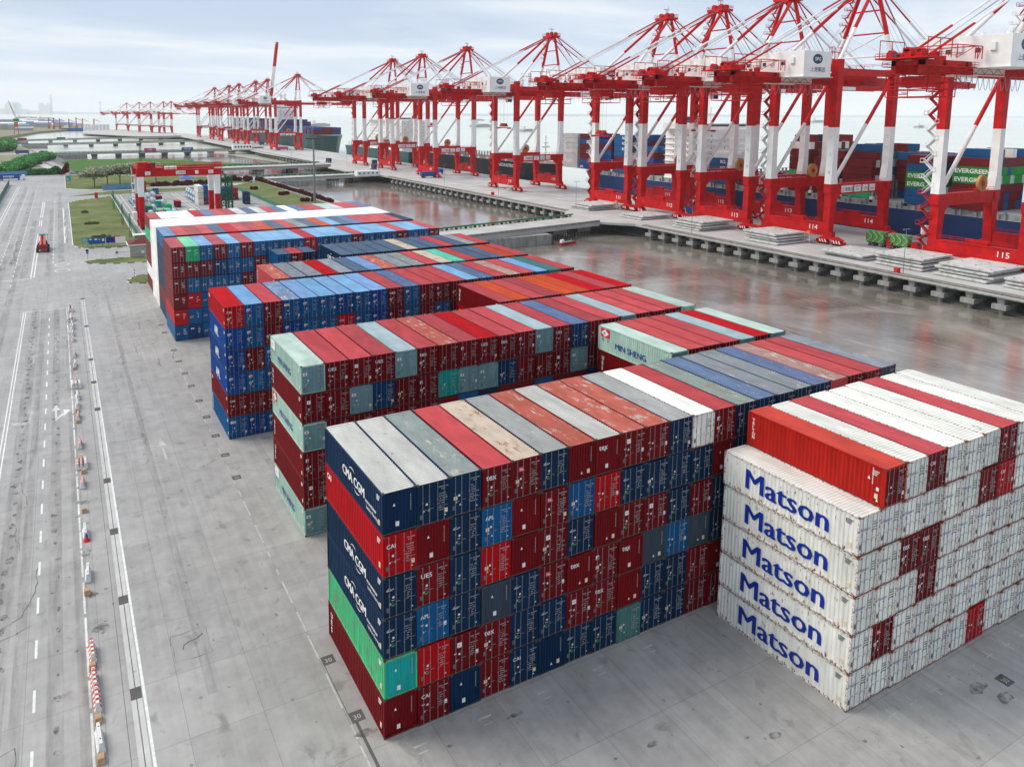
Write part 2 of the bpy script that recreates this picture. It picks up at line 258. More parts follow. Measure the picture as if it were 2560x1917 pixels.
def concrete(t, P):
    v = mapped(t)
    base = ramp(t, noise(t, 0.035, 8, 0.6, v), [(0.3, (0.285, 0.278, 0.265)), (0.7, (0.395, 0.385, 0.37))])
    base = mixc(t, 0.7, base, ramp(t, noise(t, 0.5, 10, 0.65, v), [(0.35, 0.42), (0.65, 0.58)]), 'OVERLAY')
    # tyre marks and wear run along the lanes
    tr = ramp(t, noise(t, 1.0, 6, 0.6, mapped(t, (1.3, 0.05, 1))), [(0.34, 0.84), (0.55, 1.0)])
    base = mixc(t, 0.8, base, tr, 'MULTIPLY')
    # slabs of slightly different tone
    br = t.nodes.new('ShaderNodeTexBrick'); br.offset = 0; br.inputs['Scale'].default_value = 1; br.inputs['Brick Width'].default_value = 5.06; br.inputs['Row Height'].default_value = 6.8
    br.inputs['Mortar Size'].default_value = 0.028; br.inputs['Mortar Smooth'].default_value = 0.3; br.inputs['Color1'].default_value = (0.93, 0.93, 0.93, 1); br.inputs['Color2'].default_value = (1.06, 1.06, 1.06, 1); br.inputs['Mortar'].default_value = (0.62, 0.61, 0.60, 1)
    t.links.new(mapped(t, loc=(1.6, 0.3, 0)), br.inputs['Vector']); base = mixc(t, 0.85, base, br.outputs[0], 'MULTIPLY')
    # oil spots
    base = mixc(t, ramp(t, noise(t, 0.55, 4, 0.6, mapped(t, (1, 0.7, 1), loc=(31, 7, 0)), 0.5), [(0.60, 0), (0.72, 0.6)]), base, (0.15, 0.145, 0.135))
    base = mixc(t, ramp(t, noise(t, 3.0, 5, 0.7, mapped(t, loc=(3, 57, 0))), [(0.72, 0), (0.78, 0.55)]), base, (0.08, 0.075, 0.07))
    # hair cracks
    vo = t.nodes.new('ShaderNodeTexVoronoi'); vo.feature = 'DISTANCE_TO_EDGE'; vo.inputs['Scale'].default_value = 0.09
    wp = t.nodes.new('ShaderNodeMix'); wp.data_type = 'VECTOR'; wp.inputs[0].default_value = 0.5
    nc = t.nodes.new('ShaderNodeTexNoise'); nc.inputs['Scale'].default_value = 0.35; nc.inputs['Detail'].default_value = 8; t.links.new(v, nc.inputs['Vector'])
    sv = t.nodes.new('ShaderNodeVectorMath'); sv.operation = 'SCALE'; sv.inputs['Scale'].default_value = 14; t.links.new(nc.outputs['Color'], sv.inputs[0])
    av = t.nodes.new('ShaderNodeVectorMath'); av.operation = 'ADD'; t.links.new(v, av.inputs[0]); t.links.new(sv.outputs[0], av.inputs[1]); t.links.new(av.outputs[0], vo.inputs['Vector'])
    crk = ramp(t, vo.outputs['Distance'], [(0.0, 0.6), (0.0035, 0)]); gate = ramp(t, noise(t, 0.03, 2, 0.5, mapped(t, loc=(9, 4, 0))), [(0.52, 0), (0.6, 1)])
    base = mixc(t, mixc(t, 1.0, crk, gate, 'MULTIPLY'), base, (0.12, 0.11, 0.10))
    t.links.new(base, P.inputs['Base Color']); P.inputs['Roughness'].default_value = 0.5; P.inputs['Specular IOR Level'].default_value = 0.55
    bump(t, P, noise(t, 6, 6, 0.6, v), 0.08, 0.02)
surface('yard_concrete', concrete)
def stain(t, P):
    P.inputs['Base Color'].default_value = (0.07, 0.065, 0.06, 1); P.inputs['Roughness'].default_value = 0.8
    t.links.new(ramp(t, noise(t, 1.6, 6, 0.7, mapped(t)), [(0.40, 0.0), (0.66, 0.65)]), P.inputs['Alpha'])
surface('oil_stain', stain)
def wearm(t, P):
    P.inputs['Base Color'].default_value = (0.10, 0.085, 0.07, 1); P.inputs['Roughness'].default_value = 0.8
    t.links.new(ramp(t, noise(t, 1.0, 7, 0.65, mapped(t, (1.2, 0.12, 1))), [(0.36, 0.0), (0.75, 0.30)]), P.inputs['Alpha'])
surface('tyre_wear', wearm)
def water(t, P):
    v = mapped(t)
    t.links.new(ramp(t, noise(t, 0.004, 5, 0.6, v), [(0.3, (0.56, 0.60, 0.49)), (0.7, (0.64, 0.67, 0.56))]), P.inputs['Base Color'])  # silty tone, painted paler to carry the sun's glitter
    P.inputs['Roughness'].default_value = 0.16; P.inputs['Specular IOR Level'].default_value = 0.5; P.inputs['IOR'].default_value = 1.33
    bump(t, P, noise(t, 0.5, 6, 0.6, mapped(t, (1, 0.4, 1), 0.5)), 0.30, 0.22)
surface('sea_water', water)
def mudwater(t, P):
    v = mapped(t)
    b = ramp(t, noise(t, 0.035, 8, 0.62, v, 0.8), [(0.34, (0.125, 0.112, 0.094)), (0.50, (0.205, 0.185, 0.158)), (0.64, (0.31, 0.285, 0.25))])
    # old foam lines and silt swirls
    b = mixc(t, ramp(t, noise(t, 0.55, 9, 0.72, mapped(t, (1, 0.12, 1), 0.12), 1.5), [(0.55, 0), (0.64, 0.55)]), b, (0.44, 0.40, 0.36))
    t.links.new(b, P.inputs['Base Color'])
    t.links.new(ramp(t, noise(t, 0.03, 3, 0.5, mapped(t, loc=(5, 9, 0))), [(0.35, 0.03), (0.65, 0.12)]), P.inputs['Roughness']); P.inputs['Specular IOR Level'].default_value = 0.9; P.inputs['IOR'].default_value = 1.62
    bump(t, P, noise(t, 2.0, 9, 0.72, mapped(t, (1, 0.6, 1), 0.4)), 0.22, 0.075)
surface('silty_water', mudwater)
def grass(c0, c1, c2):
    def f(t, P):
        v = mapped(t); b = ramp(t, noise(t, 0.09, 8, 0.65, v), [(0.3, c0), (0.55, c1), (0.72, c2)])
        b = mixc(t, 0.6, b, ramp(t, noise(t, 1.6, 8, 0.7, v), [(0.3, 0.3), (0.7, 0.7)]), 'OVERLAY'); t.links.new(b, P.inputs['Base Color']); P.inputs['Roughness'].default_value = 0.95; P.inputs['Specular IOR Level'].default_value = 0.1
        bump(t, P, noise(t, 2.5, 6, 0.7, v), 0.5, 0.2)
    return f
surface('lawn', grass((0.085, 0.12, 0.035), (0.15, 0.175, 0.07), (0.24, 0.235, 0.12)))
surface('marsh_grass', grass((0.06, 0.12, 0.03), (0.07, 0.17, 0.035), (0.17, 0.19, 0.08)))
surface('dry_ground', grass((0.20, 0.20, 0.13), (0.26, 0.25, 0.18), (0.16, 0.19, 0.08)))
# ================================================================ ground and water
WZ = -5.2
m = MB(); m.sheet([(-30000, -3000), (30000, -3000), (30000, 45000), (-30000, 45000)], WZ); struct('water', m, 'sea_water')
m = MB(); m.sheet([(96, -160), (184, -160), (184, 600), (150, 900), (-40, 900), (-40, 560), (96, 470)], WZ+0.02); struct('tidal_basin_water', m, 'silty_water')
m = MB(); m.prism([(-500, -160), (102, -160), (102, 470), (92, 485), (-12, 556), (-15, 640), (-26, 740), (-22, 830), (-40, 900), (-60, 1010), (-70, 1120), (-80, 1300), (-500, 1300)], -6.5, 0); struct('ground', m, 'yard_concrete')
def area(name, pts, mt, z=0.006, h=None):
    mb = MB()
    if h: mb.prism(pts, z-0.02, h)
    else: mb.sheet(pts, z)
    return struct(name, mb, mt)
# lawns with kerbs
L1 = [(-15.4, 232), (-14.6, 226), (-12.5, 221.5), (-8, 219.5), (1.8, 218), (3.6, 226), (4.2, 300), (4.6, 388), (2.5, 384), (-3, 377), (-11, 371), (-15.2, 362)]
L2 = [(-16, 392), (-10, 399), (0, 408), (6, 413), (20, 415.5), (60, 417), (60, 396), (18, 393), (3.6, 393)]
L3 = [(-15.8, 441), (-13, 437), (-4, 426), (1.8, 424), (21, 428), (88, 432), (90, 470), (60, 500), (-12, 545), (-15.4, 541)]
L4 = [(70, 162), (98, 162), (93, 372), (92, 446), (70, 414)]
L5 = [(-13.8, 196.8), (-11, 193), (-4, 190), (3.5, 189), (3.5, 198.5), (-6, 199.5), (-12, 199)]
L6 = [(-4.3, 164), (-3.2, 160.5), (0, 159.3), (3, 159.5), (3, 171), (-1.5, 170)]
for i, p in enumerate((L1, L2, L3, L4, L5, L6)):
    area('lawn', p, 'lawn', h=0.1)
    k = MB(); n = len(p)
    for a in range(n):
        A, B = Vector(p[a]+(0,)), Vector(p[(a+1) % n]+(0,)); L = (B-A).length; q = max(1, int(L/1.6)) if i in (0, 4, 5) else 1
        d = (B-A).normalized(); s_ = Vector((-d.y, d.x, 0))*0.11
        for j in range(q):
            P0, P1 = A.lerp(B, j/q), A.lerp(B, (j+1)/q)
            k.prism([tuple((P0-s_)[:2]), tuple((P1-s_)[:2]), tuple((P1+s_)[:2]), tuple((P0+s_)[:2])], 0.0, 0.15, j % 2 if L < 16 or i > 0 else 0)
    struct('kerb', k, ['plate_white', 'kerb_black'])
area('road', [(-15.8, 430), (60, 417.6), (60, 419), (100, 419), (100, 431.5), (21, 426), (1.8, 422.4), (-4, 424.6)], 'path_paving', 0.004)
area('path', [(97, 130), (102, 130), (101.6, 355), (99.6, 405), (97, 462), (92.7, 462), (93.8, 372), (96.8, 300)], 'path_paving', 0.14, h=0.16)
area('dry_ground', [(-500, 560), (-38, 556), (-21, 552), (-17, 600), (-30, 720), (-30, 830), (-50, 1000), (-75, 1180), (-500, 1250)], 'dry_ground', 0.01)
area('road', [(-21.5, 549), (-16, 549), (-19, 600), (-30.5, 700), (-27.5, 770), (-24, 840), (-32, 862), (-37, 850), (-34, 770), (-36, 690), (-25, 600)], 'path_paving', 0.03)
area('road', [(-400, 862), (-22, 862), (-22, 878), (-400, 870)], 'path_paving', 0.05)
area('marsh', [(-10, 640), (40, 640), (88, 688), (150, 668), (110, 728), (84, 780), (60, 812), (0, 820), (-16, 790)], 'marsh_grass', WZ+0.5, h=WZ+0.9)
area('marsh', [(-12, 570), (60, 560), (100, 500), (130, 520), (118, 545), (70, 590), (20, 620), (-13, 625)], 'marsh_grass', WZ+0.5, h=WZ+0.8)
# revetment slopes below the bank
m = MB()
bank = [(102, -160), (102, 470), (92, 485), (-12, 556), (-15, 640), (-26, 740), (-22, 830)]
for a in range(len(bank)-1):
    A, B = Vector(bank[a]+(0,)), Vector(bank[a+1]+(0,)); d = (B-A).normalized(); nrm = Vector((d.y, -d.x, 0)) if a < 2 else Vector((d.y, -d.x, 0))
    w_ = 6 if a == 0 else 9
    m.quad([A+Vector((0, 0, -0.01)), A+nrm*w_+Vector((0, 0, WZ-0.3)), B+nrm*w_+Vector((0, 0, WZ-0.3)), B+Vector((0, 0, -0.01))])
    m.quad([A+Vector((0, 0, -0.02)), B+Vector((0, 0, -0.02)), B+nrm*w_+Vector((0, 0, WZ-0.3)), A+nrm*w_+Vector((0, 0, WZ-0.3))])
struct('bank', m, 'revetment')
m = MB()
for a in range(1, len(bank)-1):
    A, B = Vector(bank[a]+(0,)), Vector(bank[a+1]+(0,)); d = (B-A).normalized(); s_ = Vector((-d.y, d.x, 0))*0.3
    m.prism([tuple((A-s_)[:2]), tuple((B-s_)[:2]), tuple((B+s_)[:2]), tuple((A+s_)[:2])], 0, 1.1)
tag(m.build('flood_wall', 'concrete_pier'), 'low grey concrete flood wall along the edge of the bank', 'wall')

# ---------------------------------------------------------------- painted lines, drains, joints
Z1 = 0.008
m = MB()
def line(mb, x, y0, y1, w_, mt=0, x1=None, z=Z1):
    x1 = x if x1 is None else x1; mb.quad([(x-w_/2, y0, z), (x+w_/2, y0, z), (x1+w_/2, y1, z), (x1-w_/2, y1, z)], mt)
y = -40.0
while y < 132:                              # solid line beside the drain, chipped
    l = random.uniform(1.2, 7); line(m, -14.08+(y-5)*-0.0025, y, y+l, 0.20, 0, -14.08+(y+l-5)*-0.0025); y += l+random.choice((0, 0.02, 0.05))
y = -30.0
while y < 141:                              # broken line under the barriers
    l = random.uniform(2.5, 6); line(m, -17.62-(y-7)*0.003, y, y+l, 0.17); y += l+random.uniform(0.15, 0.9)
y = 1.9
while y < 132:
    line(m, -21.25, y, y+2.4, 0.19); y += 6.15
line(m, -25.75, 20, 141, 0.16); line(m, -26.15, 20, 141, 0.16); line(m, -25.75, -30, 20, 0.16)
m.box(-26, -18.2, 141, 141.3, Z1-0.004, Z1)
for yy in (73,): 
    def arrow(mb, x, y, L=6.5, turn=0, mt=0):
        mb.quad([(x-.14, y, Z1), (x+.14, y, Z1), (x+.14, y+L*.62, Z1), (x-.14, y+L*.62, Z1)], mt); mb.quad([(x-.55, y+L*.6, Z1), (x+.55, y+L*.6, Z1), (x, y+L, Z1)], mt)
        if turn:
            t = turn; a = [(x+.14*t, y+.1, Z1), (x+1.0*t, y+2.0, Z1), (x+1.0*t, y+3.0, Z1), (x+.14*t, y+1.2, Z1)]; b = [(x+.95*t, y+1.3, Z1), (x+1.9*t, y+3.4, Z1), (x+.95*t, y+4.0, Z1)]
            mb.quad(a if t > 0 else a[::-1], mt); mb.quad(b if t > 0 else b[::-1], mt)
    arrow(m, -19.95, 72.4, 6.6, 1); arrow(m, -23.2, 73, 6.0, 0, 1)
    m.quad([(-25.3, 73.2, Z1), (-23.3, 72.6, Z1), (-23.3, 73.5, Z1), (-25.3, 74.4, Z1)], 1); arrow(m, -20.0, 108, 6.6, 0, 1); arrow(m, -23.4, 102, 6, 0, 1)
arrow(m, -7.85, 52.5, 6.8, 0, 1)
y = 130.0
while y > -30:                              # worn line along the row of number plates
    l = random.uniform(0.8, 5.0); line(m, -1.6+random.uniform(-.02, .02), y-l, y, 0.13, 1); y -= l+random.uniform(0.2, 2.2)
for x in (-39.9, -38.9): line(m, x, 160, 467, 0.25)
for x, a, b in ((-34.0, 170, 470), (-30.0, 170, 470), (-20.9, 200, 380)):
    y = a
    while y < b: line(m, x, y, y+3, 0.22); y += 6.5
for y0, y1 in ((180, 262), (310, 372), (282, 300)): line(m, -25.9, y0, y1, 0.3); line(m, -25.2, y0, y1, 0.3)
line(m, -17.6, 236, 340, 0.35); line(m, -43.0, 300, 470, 0.25)
m.box(-33, -25.5, 178.6, 179, Z1-0.004, Z1)
arrow(m, -28.2, 232, 8, 0, 1); arrow(m, -23, 290, 8, 1, 1); arrow(m, -31.5, 262, 8, -1, 1); arrow(m, -20, 320, 8, 0, 1)
for yy in (196, 187):
    for a in range(20):
        t0, t1 = a*math.pi/10, (a+1)*math.pi/10; cx, cy = -18.6, yy
        m.quad([(cx+1.9*math.cos(t0), cy+2.4*math.sin(t0), Z1), (cx+1.9*math.cos(t1), cy+2.4*math.sin(t1), Z1), (cx+1.6*math.cos(t1), cy+2.1*math.sin(t1), Z1), (cx+1.6*math.cos(t0), cy+2.1*math.sin(t0), Z1)])
for k in range(14):                         # slot marks in front of the stacks
    x = 33+k*2.53
    for y0 in (-15.2,): m.box(x-.06, x+.06, y0-.7, y0+.5, Z1-.004, Z1, 1); m.box(x-.45, x+.45, y0-.16, y0-.04, Z1, Z1+.004, 1)
for k in range(5):
    x = 2+k*5.06; m.box(x-.5, x+.5, -1.6, -1.45, Z1-.004, Z1, 1); m.box(x-.4, x+.3, -2.2, -2.08, Z1-.004, Z1, 1)
struct('road_markings', m, ['road_paint', 'worn_paint'])
m = MB(); m.box(-15.02, -14.28, -40, 148, 0, 0.012, 1); m.box(-14.68, -14.62, -40, 148, 0.012, 0.018, 0)
for a, b in ((-40, 148),): line(m, -15.45, a, b, 0.035, 0, z=0.006)
line(m, -1.15, -30, 2.4, 0.22, 0); line(m, -1.45, 3.2, 9, 0.05, 0)
# surface cracks and cut slabs
def crack(mb, pts, w_=0.05):
    for i in range(len(pts)-1):
        a, b = Vector(pts[i]+(Z1+.004,)), Vector(pts[i+1]+(Z1+.004,)); k = max(2, int((b-a).length/0.7)); pr = a
        for j in range(1, k+1):
            q = a.lerp(b, j/k)+(Vector((random.uniform(-.16, .16), random.uniform(-.16, .16), 0)) if j < k else Vector((0, 0, 0)))
            d = (q-pr).normalized(); s_ = Vector((-d.y, d.x, 0))*w_*random.uniform(.25, .8); mb.quad([pr-s_, q-s_, q+s_, pr+s_], 0); pr = q
crack(m, [(-24.3, 10.2), (-22.3, 11.3), (-22.2, 8.4), (-23.2, 6.2), (-24, 3)], 0.05); crack(m, [(-24.6, 21), (-24.5, 25), (-22.4, 26.6), (-21.5, 30), (-21.4, 34)], 0.05); crack(m, [(-24.5, 23.6), (-21.6, 25)], 0.04)
crack(m, [(-25.6, 16), (-24.9, 16.4), (-24.4, 18.6)], 0.05); crack(m, [(-10.9, 15.9), (-10.3, 16.7), (-9.2, 17.2)], 0.06); crack(m, [(-23.8, 44), (-23, 38)], .03); crack(m, [(-23.5, 54), (-22.7, 48)], .03)
for a, b, c, d in ((-11.6, 14.6, -8.8, 18.0), (-11.4, 59.2, -9.6, 62.2), (-9.4, 100, -7.4, 105)):
    for p, q in (((a, b), (c, b)), ((c, b), (c, d)), ((c, d), (a, d)), ((a, d), (a, b))): crack(m, [p, q], 0.022)
crack(m, [(-11.3, 60.6), (-9.7, 60.9)], .05); crack(m, [(-9.3, 102.5), (-7.5, 103)], .06)
for k in range(30):
    x, y0 = random.uniform(-13, -2), random.uniform(90, 175); crack(m, [(x, y0), (x+random.uniform(-1.6, 1.6), y0+random.uniform(-5, 5))], 0.07)
struct('drain_channel', m, ['joint_dark', 'drain_strip'])
gr = MB(); gr.box(-.37, .37, -.62, .62, 0, 0.02, 0)
for k in range(9): gr.box(-.3, .3, -.56+k*.125, -.51+k*.125, 0.02, 0.03, 1)
g0 = gr.build('drain_grate', ['joint_dark', 'label_grey'])
for i, (y, nm) in enumerate(((12.7, 'nearest'), (25, 'second nearest'), (37.5, 'third nearest'), (49.8, 'fourth nearest'), (74.2, 'fifth nearest'), (86.8, 'sixth nearest'), (99.5, 'seventh nearest'), (123.1, 'eighth nearest'), (148.6, 'farthest'))):
    o = g0 if i == 0 else copy_tree(g0); o.location = (-14.65, y, 0.018); tag(o, f'dark iron drain grate in the pale drain strip, {nm} of the line', 'drain grate', 'drain grates in the roadside strip')
pl = MB(); pl.box(-.5, .5, -.5, .5, 0, 0.012, 0); pl0 = pl.build('number_plate', ['joint_dark'])
mk = MB(); mk.text('30', (-.32, -.26, .016), (1, 0, 0), (0, 1, 0), 0.6, 0, 0.0); lt = mk.build('lettering', 'wall_grey', pl0)
for i, (x, y) in enumerate(((-.95, 2.9), (-1.0, 9.3), (-1.15, 43.5), (-1.2, 50.2), (-1.2, 56.7), (-1.2, 63.8), (-1.15, 70.7), (-1.2, 77.8), (-1.25, 84.4), (-1.3, 91.3), (-1.2, 98.4), (-1.3, 111), (-1.3, 117), (43.8, -17.3))):
    o = pl0 if i == 0 else copy_tree(pl0); o.location = (x, y, 0.006)
    tag(o, 'dark ground plate with a worn number, ' + ('alone on the open concrete at the lower right' if x > 0 else f'{["nearest","second","third","fourth","fifth","sixth","seventh","eighth","ninth","tenth","eleventh","twelfth","farthest"][i]} beside the stacks\' left ends'), 'ground plate', 'number plates painted beside the stacks')

# stains, tyre wear and patches
m = MB(); random.seed(21)
def blob(mb, x, y, rx, ry, z=.021, mt=0):
    n = 11; mb.quad([(x+rx*random.uniform(.55, 1.1)*math.cos(2*math.pi*a/n), y+ry*random.uniform(.55, 1.1)*math.sin(2*math.pi*a/n), z) for a in range(n)], mt)
zz = .021
for k in range(60): y = 4+k*2.35; blob(m, -23.9+random.uniform(-.25, .25), y+random.uniform(-.5, .5), random.uniform(.18, .5), random.uniform(.3, .8), .021+k*1e-5)
for k in range(46): y = 6+k*2.9; blob(m, -19.9+random.uniform(-.3, .3), y+random.uniform(-.7, .7), random.uniform(.1, .4), random.uniform(.15, .6), .022+k*1e-5)
for k in range(150): blob(m, random.uniform(-25, -2.5), random.uniform(0, 150), random.uniform(.04, .22), random.uniform(.06, .35), .023+k*1e-5)
for k in range(110): blob(m, random.uniform(0, 44), random.uniform(-30, -2), random.uniform(.04, .3), random.uniform(.04, .22), .025+k*1e-5)
for x, y, a, b in ((-16.6, 21.8, .8, .9), (-17.3, 34.5, .7, .8), (-17.2, 45.6, .9, .6), (-17, 27, .5, .5), (41, -16.8, 1.2, .5), (42, -18.3, 1.0, .5), (30.5, -8, .6, .3), (9, -2.4, .8, .2), (16, -9, .5, .25), (24, -12.5, .6, .3), (-.8, 1.2, 1.0, .35)): blob(m, x, y, a, b, .027)
for x, a, b, w_ in ((-17.9, 3, 142, 1.0), (-23.9, 5, 142, 1.5), (-19.9, 5, 142, 1.1), (-22.4, 5, 142, .8), (-29.5, 20, 200, 1.4), (-33, 20, 240, 1.4), (-9.6, 10, 150, .7), (-27.7, 180, 300, 1.5), (-22, 180, 340, 1.5), (-31, 200, 430, 1.6), (-18.8, 200, 420, 1.6), (-35.5, 250, 460, 1.8)): m.quad([(x-w_/2, a, .019), (x+w_/2, a, .019), (x+w_/2, b, .019), (x-w_/2, b, .019)], 1)
for k in range(0): x = 1+k*3.4; y0 = random.uniform(-9, -3); m.quad([(x, y0, .0185), (x+random.uniform(8, 16), y0-.1, .0185), (x+12, y0-.5, .0185), (x, y0-.45, .0185)], 1)
struct('ground_stains', m, ['oil_stain', 'tyre_wear'])
# the small yard's darker paving with its crane tracks
area('small_yard_paving', [(6, 236), (69, 236), (69, 392), (6, 392)], 'small_paving', .010)
m = MB()
for x in (8.0, 35.0): line(m, x-.9, 238, 390, .25, z=.02); line(m, x+.9, 238, 390, .25, z=.02)
for x in (44, 48, 62): line(m, x, 238, 390, .3, z=.02)
struct('yard_lines', m, 'road_paint')

# ================================================================ containers
CW, CL, CH, PT, TH = 2.462, 12.19, 2.955, 2.5236, 2.9974
def corr_side(mb, x, sgn, y0, y1, z0, z1, n, dep=0.045, mt=0):
    p = (y1-y0)/n; prof = []
    for i in range(n):
        a = y0+i*p; prof += [(a, 0), (a+p*.3, 0), (a+p*.5, dep), (a+p*.8, dep)]
    prof.append((y1, 0))
    for i in range(len(prof)-1):
        (a, da), (b, db) = prof[i], prof[i+1]; q = [(x+sgn*da, a, z0), (x+sgn*db, b, z0), (x+sgn*db, b, z1), (x+sgn*da, a, z1)]
        mb.quad(q if sgn < 0 else q[::-1], mt)
def body_mesh(L=CL, H=CH, n=34, e=0):
    m = MB(); W = CW
    for x in (0, W-.12):
        for y in (0, L-.14): m.box(x, x+.12, y, y+.14, .1, H-.08, e)
    for x in (0, W-.16):
        for y in (-.01, L-.17): m.box(x-.006, x+.166, y, y+.18, 0, .12, 1); m.box(x-.006, x+.166, y, y+.18, H-.11, H+.004, 1)
    for x in (0.01, W-.09): m.box(x, x+.08, .14, L-.14, .02, .17, e); m.box(x-.01, x+.07, .14, L-.14, H-.13, H-.03, e)
    m.box(.16, W-.16, .0, .10, .09, .14, e); m.box(.16, W-.16, .01, .10, .0, .09, 1); m.box(.12, W-.12, 0, .12, H-.17, H-.03, e); m.box(.12, W-.12, L-.12, L, H-.17, H-.03); m.box(.16, W-.16, L-.1, L, .02, .14)  # low front sill strip: seam shadow painted dark; rust on white boxes
    corr_side(m, .035, 1, .14, L-.14, .16, H-.12, n); corr_side(m, W-.035, -1, .14, L-.14, .16, H-.12, n)
    m.box(.12, W-.12, L-.06, L-.03, .12, H-.12); m.box(.05, W-.05, .08, L-.05, .12, .15, 1)
    return m
def roof_mesh(L=CL, H=CH):
    m = MB(); W = CW; y0, y1 = .29, L-.29; n = round((y1-y0)/.29); p = (y1-y0)/n
    m.box(.04, W-.04, .02, y0, H-.06, H-.015); m.box(.04, W-.04, y1, L-.02, H-.06, H-.015)
    for i in range(n):
        a = y0+i*p
        for u, v, za, zb in ((0, .25, -.03, -.03), (.25, .4, -.03, -.005), (.4, .85, -.005, -.005), (.85, 1, -.005, -.03)):
            m.quad([(.06, a+u*p, H-.01+za), (W-.06, a+u*p, H-.01+za), (W-.06, a+v*p, H-.01+zb), (.06, a+v*p, H-.01+zb)])
    return m
def door_mesh(k, H=CH):
    m = MB(); x0, x1 = (.13, CW/2-.01) if k == 0 else (CW/2+.01, CW-.13); z0, z1 = .15, H-.18; m.box(x0, x1, .05, .09, z0, z1)
    hh = (z1-z0)/6
    for j in range(5): z = z0+hh*(j+.72); m.frus(((x0+x1)/2, .06, z), ((x0+x1)/2, .06, z+hh*.5), ((x1-x0)/2-.1, .035, 0), ((x1-x0)/2-.12, .03, 0))
    for f in (.27, .72):
        x = x0+(x1-x0)*f; m.tube((x, -.005, .06), (x, -.005, H-.1), .02, 1, 5)
        for z in (.1, .9, 1.6, H-.14): m.box(x-.035, x+.035, -.02, .05, z-.03, z+.03, 1)
        m.box(x-.02, x+.3, -.03, -.01, 1.02+f*.1, 1.045+f*.1, 1)
    return m
def blank_mesh(H=CH):
    m = MB(); n = 9; y = .04; x0, x1 = .12, CW-.12; p = (x1-x0)/n; z0, z1 = .14, H-.17; prof = []
    for i in range(n):
        a = x0+i*p; prof += [(a, y), (a+p*.3, y), (a+p*.5, y+.05), (a+p*.8, y+.05)]
    prof.append((x1, y))
    for i in range(len(prof)-1):
        (a, ya), (b, yb) = prof[i], prof[i+1]; m.quad([(a, ya, z0), (b, yb, z0), (b, yb, z1), (a, ya, z1)])
    return m
def dash_text(m, x, z, n, mt=9, w_=.05, h=.07, y=.012, gap=.075):
    for i in range(n):
        if random.random() < .88: m.box(x+i*gap, x+i*gap+w_*random.uniform(.5, 1), y-.004, y+.03, z, z+h, mt)
MK = ['marking_white', 'label_cream', 'label_grey', 'label_green', 'label_pink', 'label_blue', 'plate_white', 'label_red', 'rust', 'marking_dim']
def door_marks(v):
    """codes, load tables and stickers on a pair of doors; text too small to read is a row of ticks"""
    m = MB(); rnd = random.Random(v*13+5); xr = CW*.5+.12; H = CH; m_ = .16
    dash_text(m, xr+.28, H-.52, 10); dash_text(m, xr+.5, H-.68, 4)
    for k in range(6 if v % 2 else 8): dash_text(m, xr+.25+rnd.uniform(0, .12), H-1.0-k*.17, rnd.choice((4, 6, 8)), h=.05)
    def tri(x, z, mt=0, s_=.16): m.quad([(x, .0, z), (x+s_, .0, z), (x+s_/2, .0, z+s_)], mt)
    tri(.42, .95, 0, .15); m.box(.22, .42, -.002, .03, .45, .75, 2); m.box(CW-.42, CW-.3, 0, .03, .34, .4, 0)
    if v == 0: m.box(xr+.72, xr+.95, -.002, .03, .55, .85, 1); tri(.8, .95, 1)
    if v == 1: m.box(.58, .80, -.002, .03, .80, .90, 3); m.box(.58, .78, -.002, .03, 1.2, 1.25, 9)
    if v == 2: m.box(.3, .58, -.002, .03, 1.15, 1.42, 1); tri(.72, .7, 0)
    if v == 3: m.box(xr+.7, xr+.92, -.002, .03, 1.0, 1.3, 6); m.box(.3, .5, 0, .03, 1.5, 1.56, 0)
    m.quad([(.72+.09*math.cos(a*math.pi/4), -.0, 1.45+.09*math.sin(a*math.pi/4)) for a in range(8)], 0)
    return m
def blank_marks(v):
    m = MB(); x = CW-.42
    for k in range(11): m.box(x, x+.04, .0, .03, CH-.5-k*.11, CH-.44-k*.11, 9)
    xx = .75 if v == 0 else 1.1; m.quad([(xx, .005, 1.9 if v == 0 else .5), (xx+.2, .005, 1.9 if v == 0 else .5), (xx+.1, .005, 2.12 if v == 0 else .72)], 0)
    m.box(CW-.75 if v else .95, CW-.5 if v else 1.2, .0, .03, .45, .78, 1 if v else 0); return m
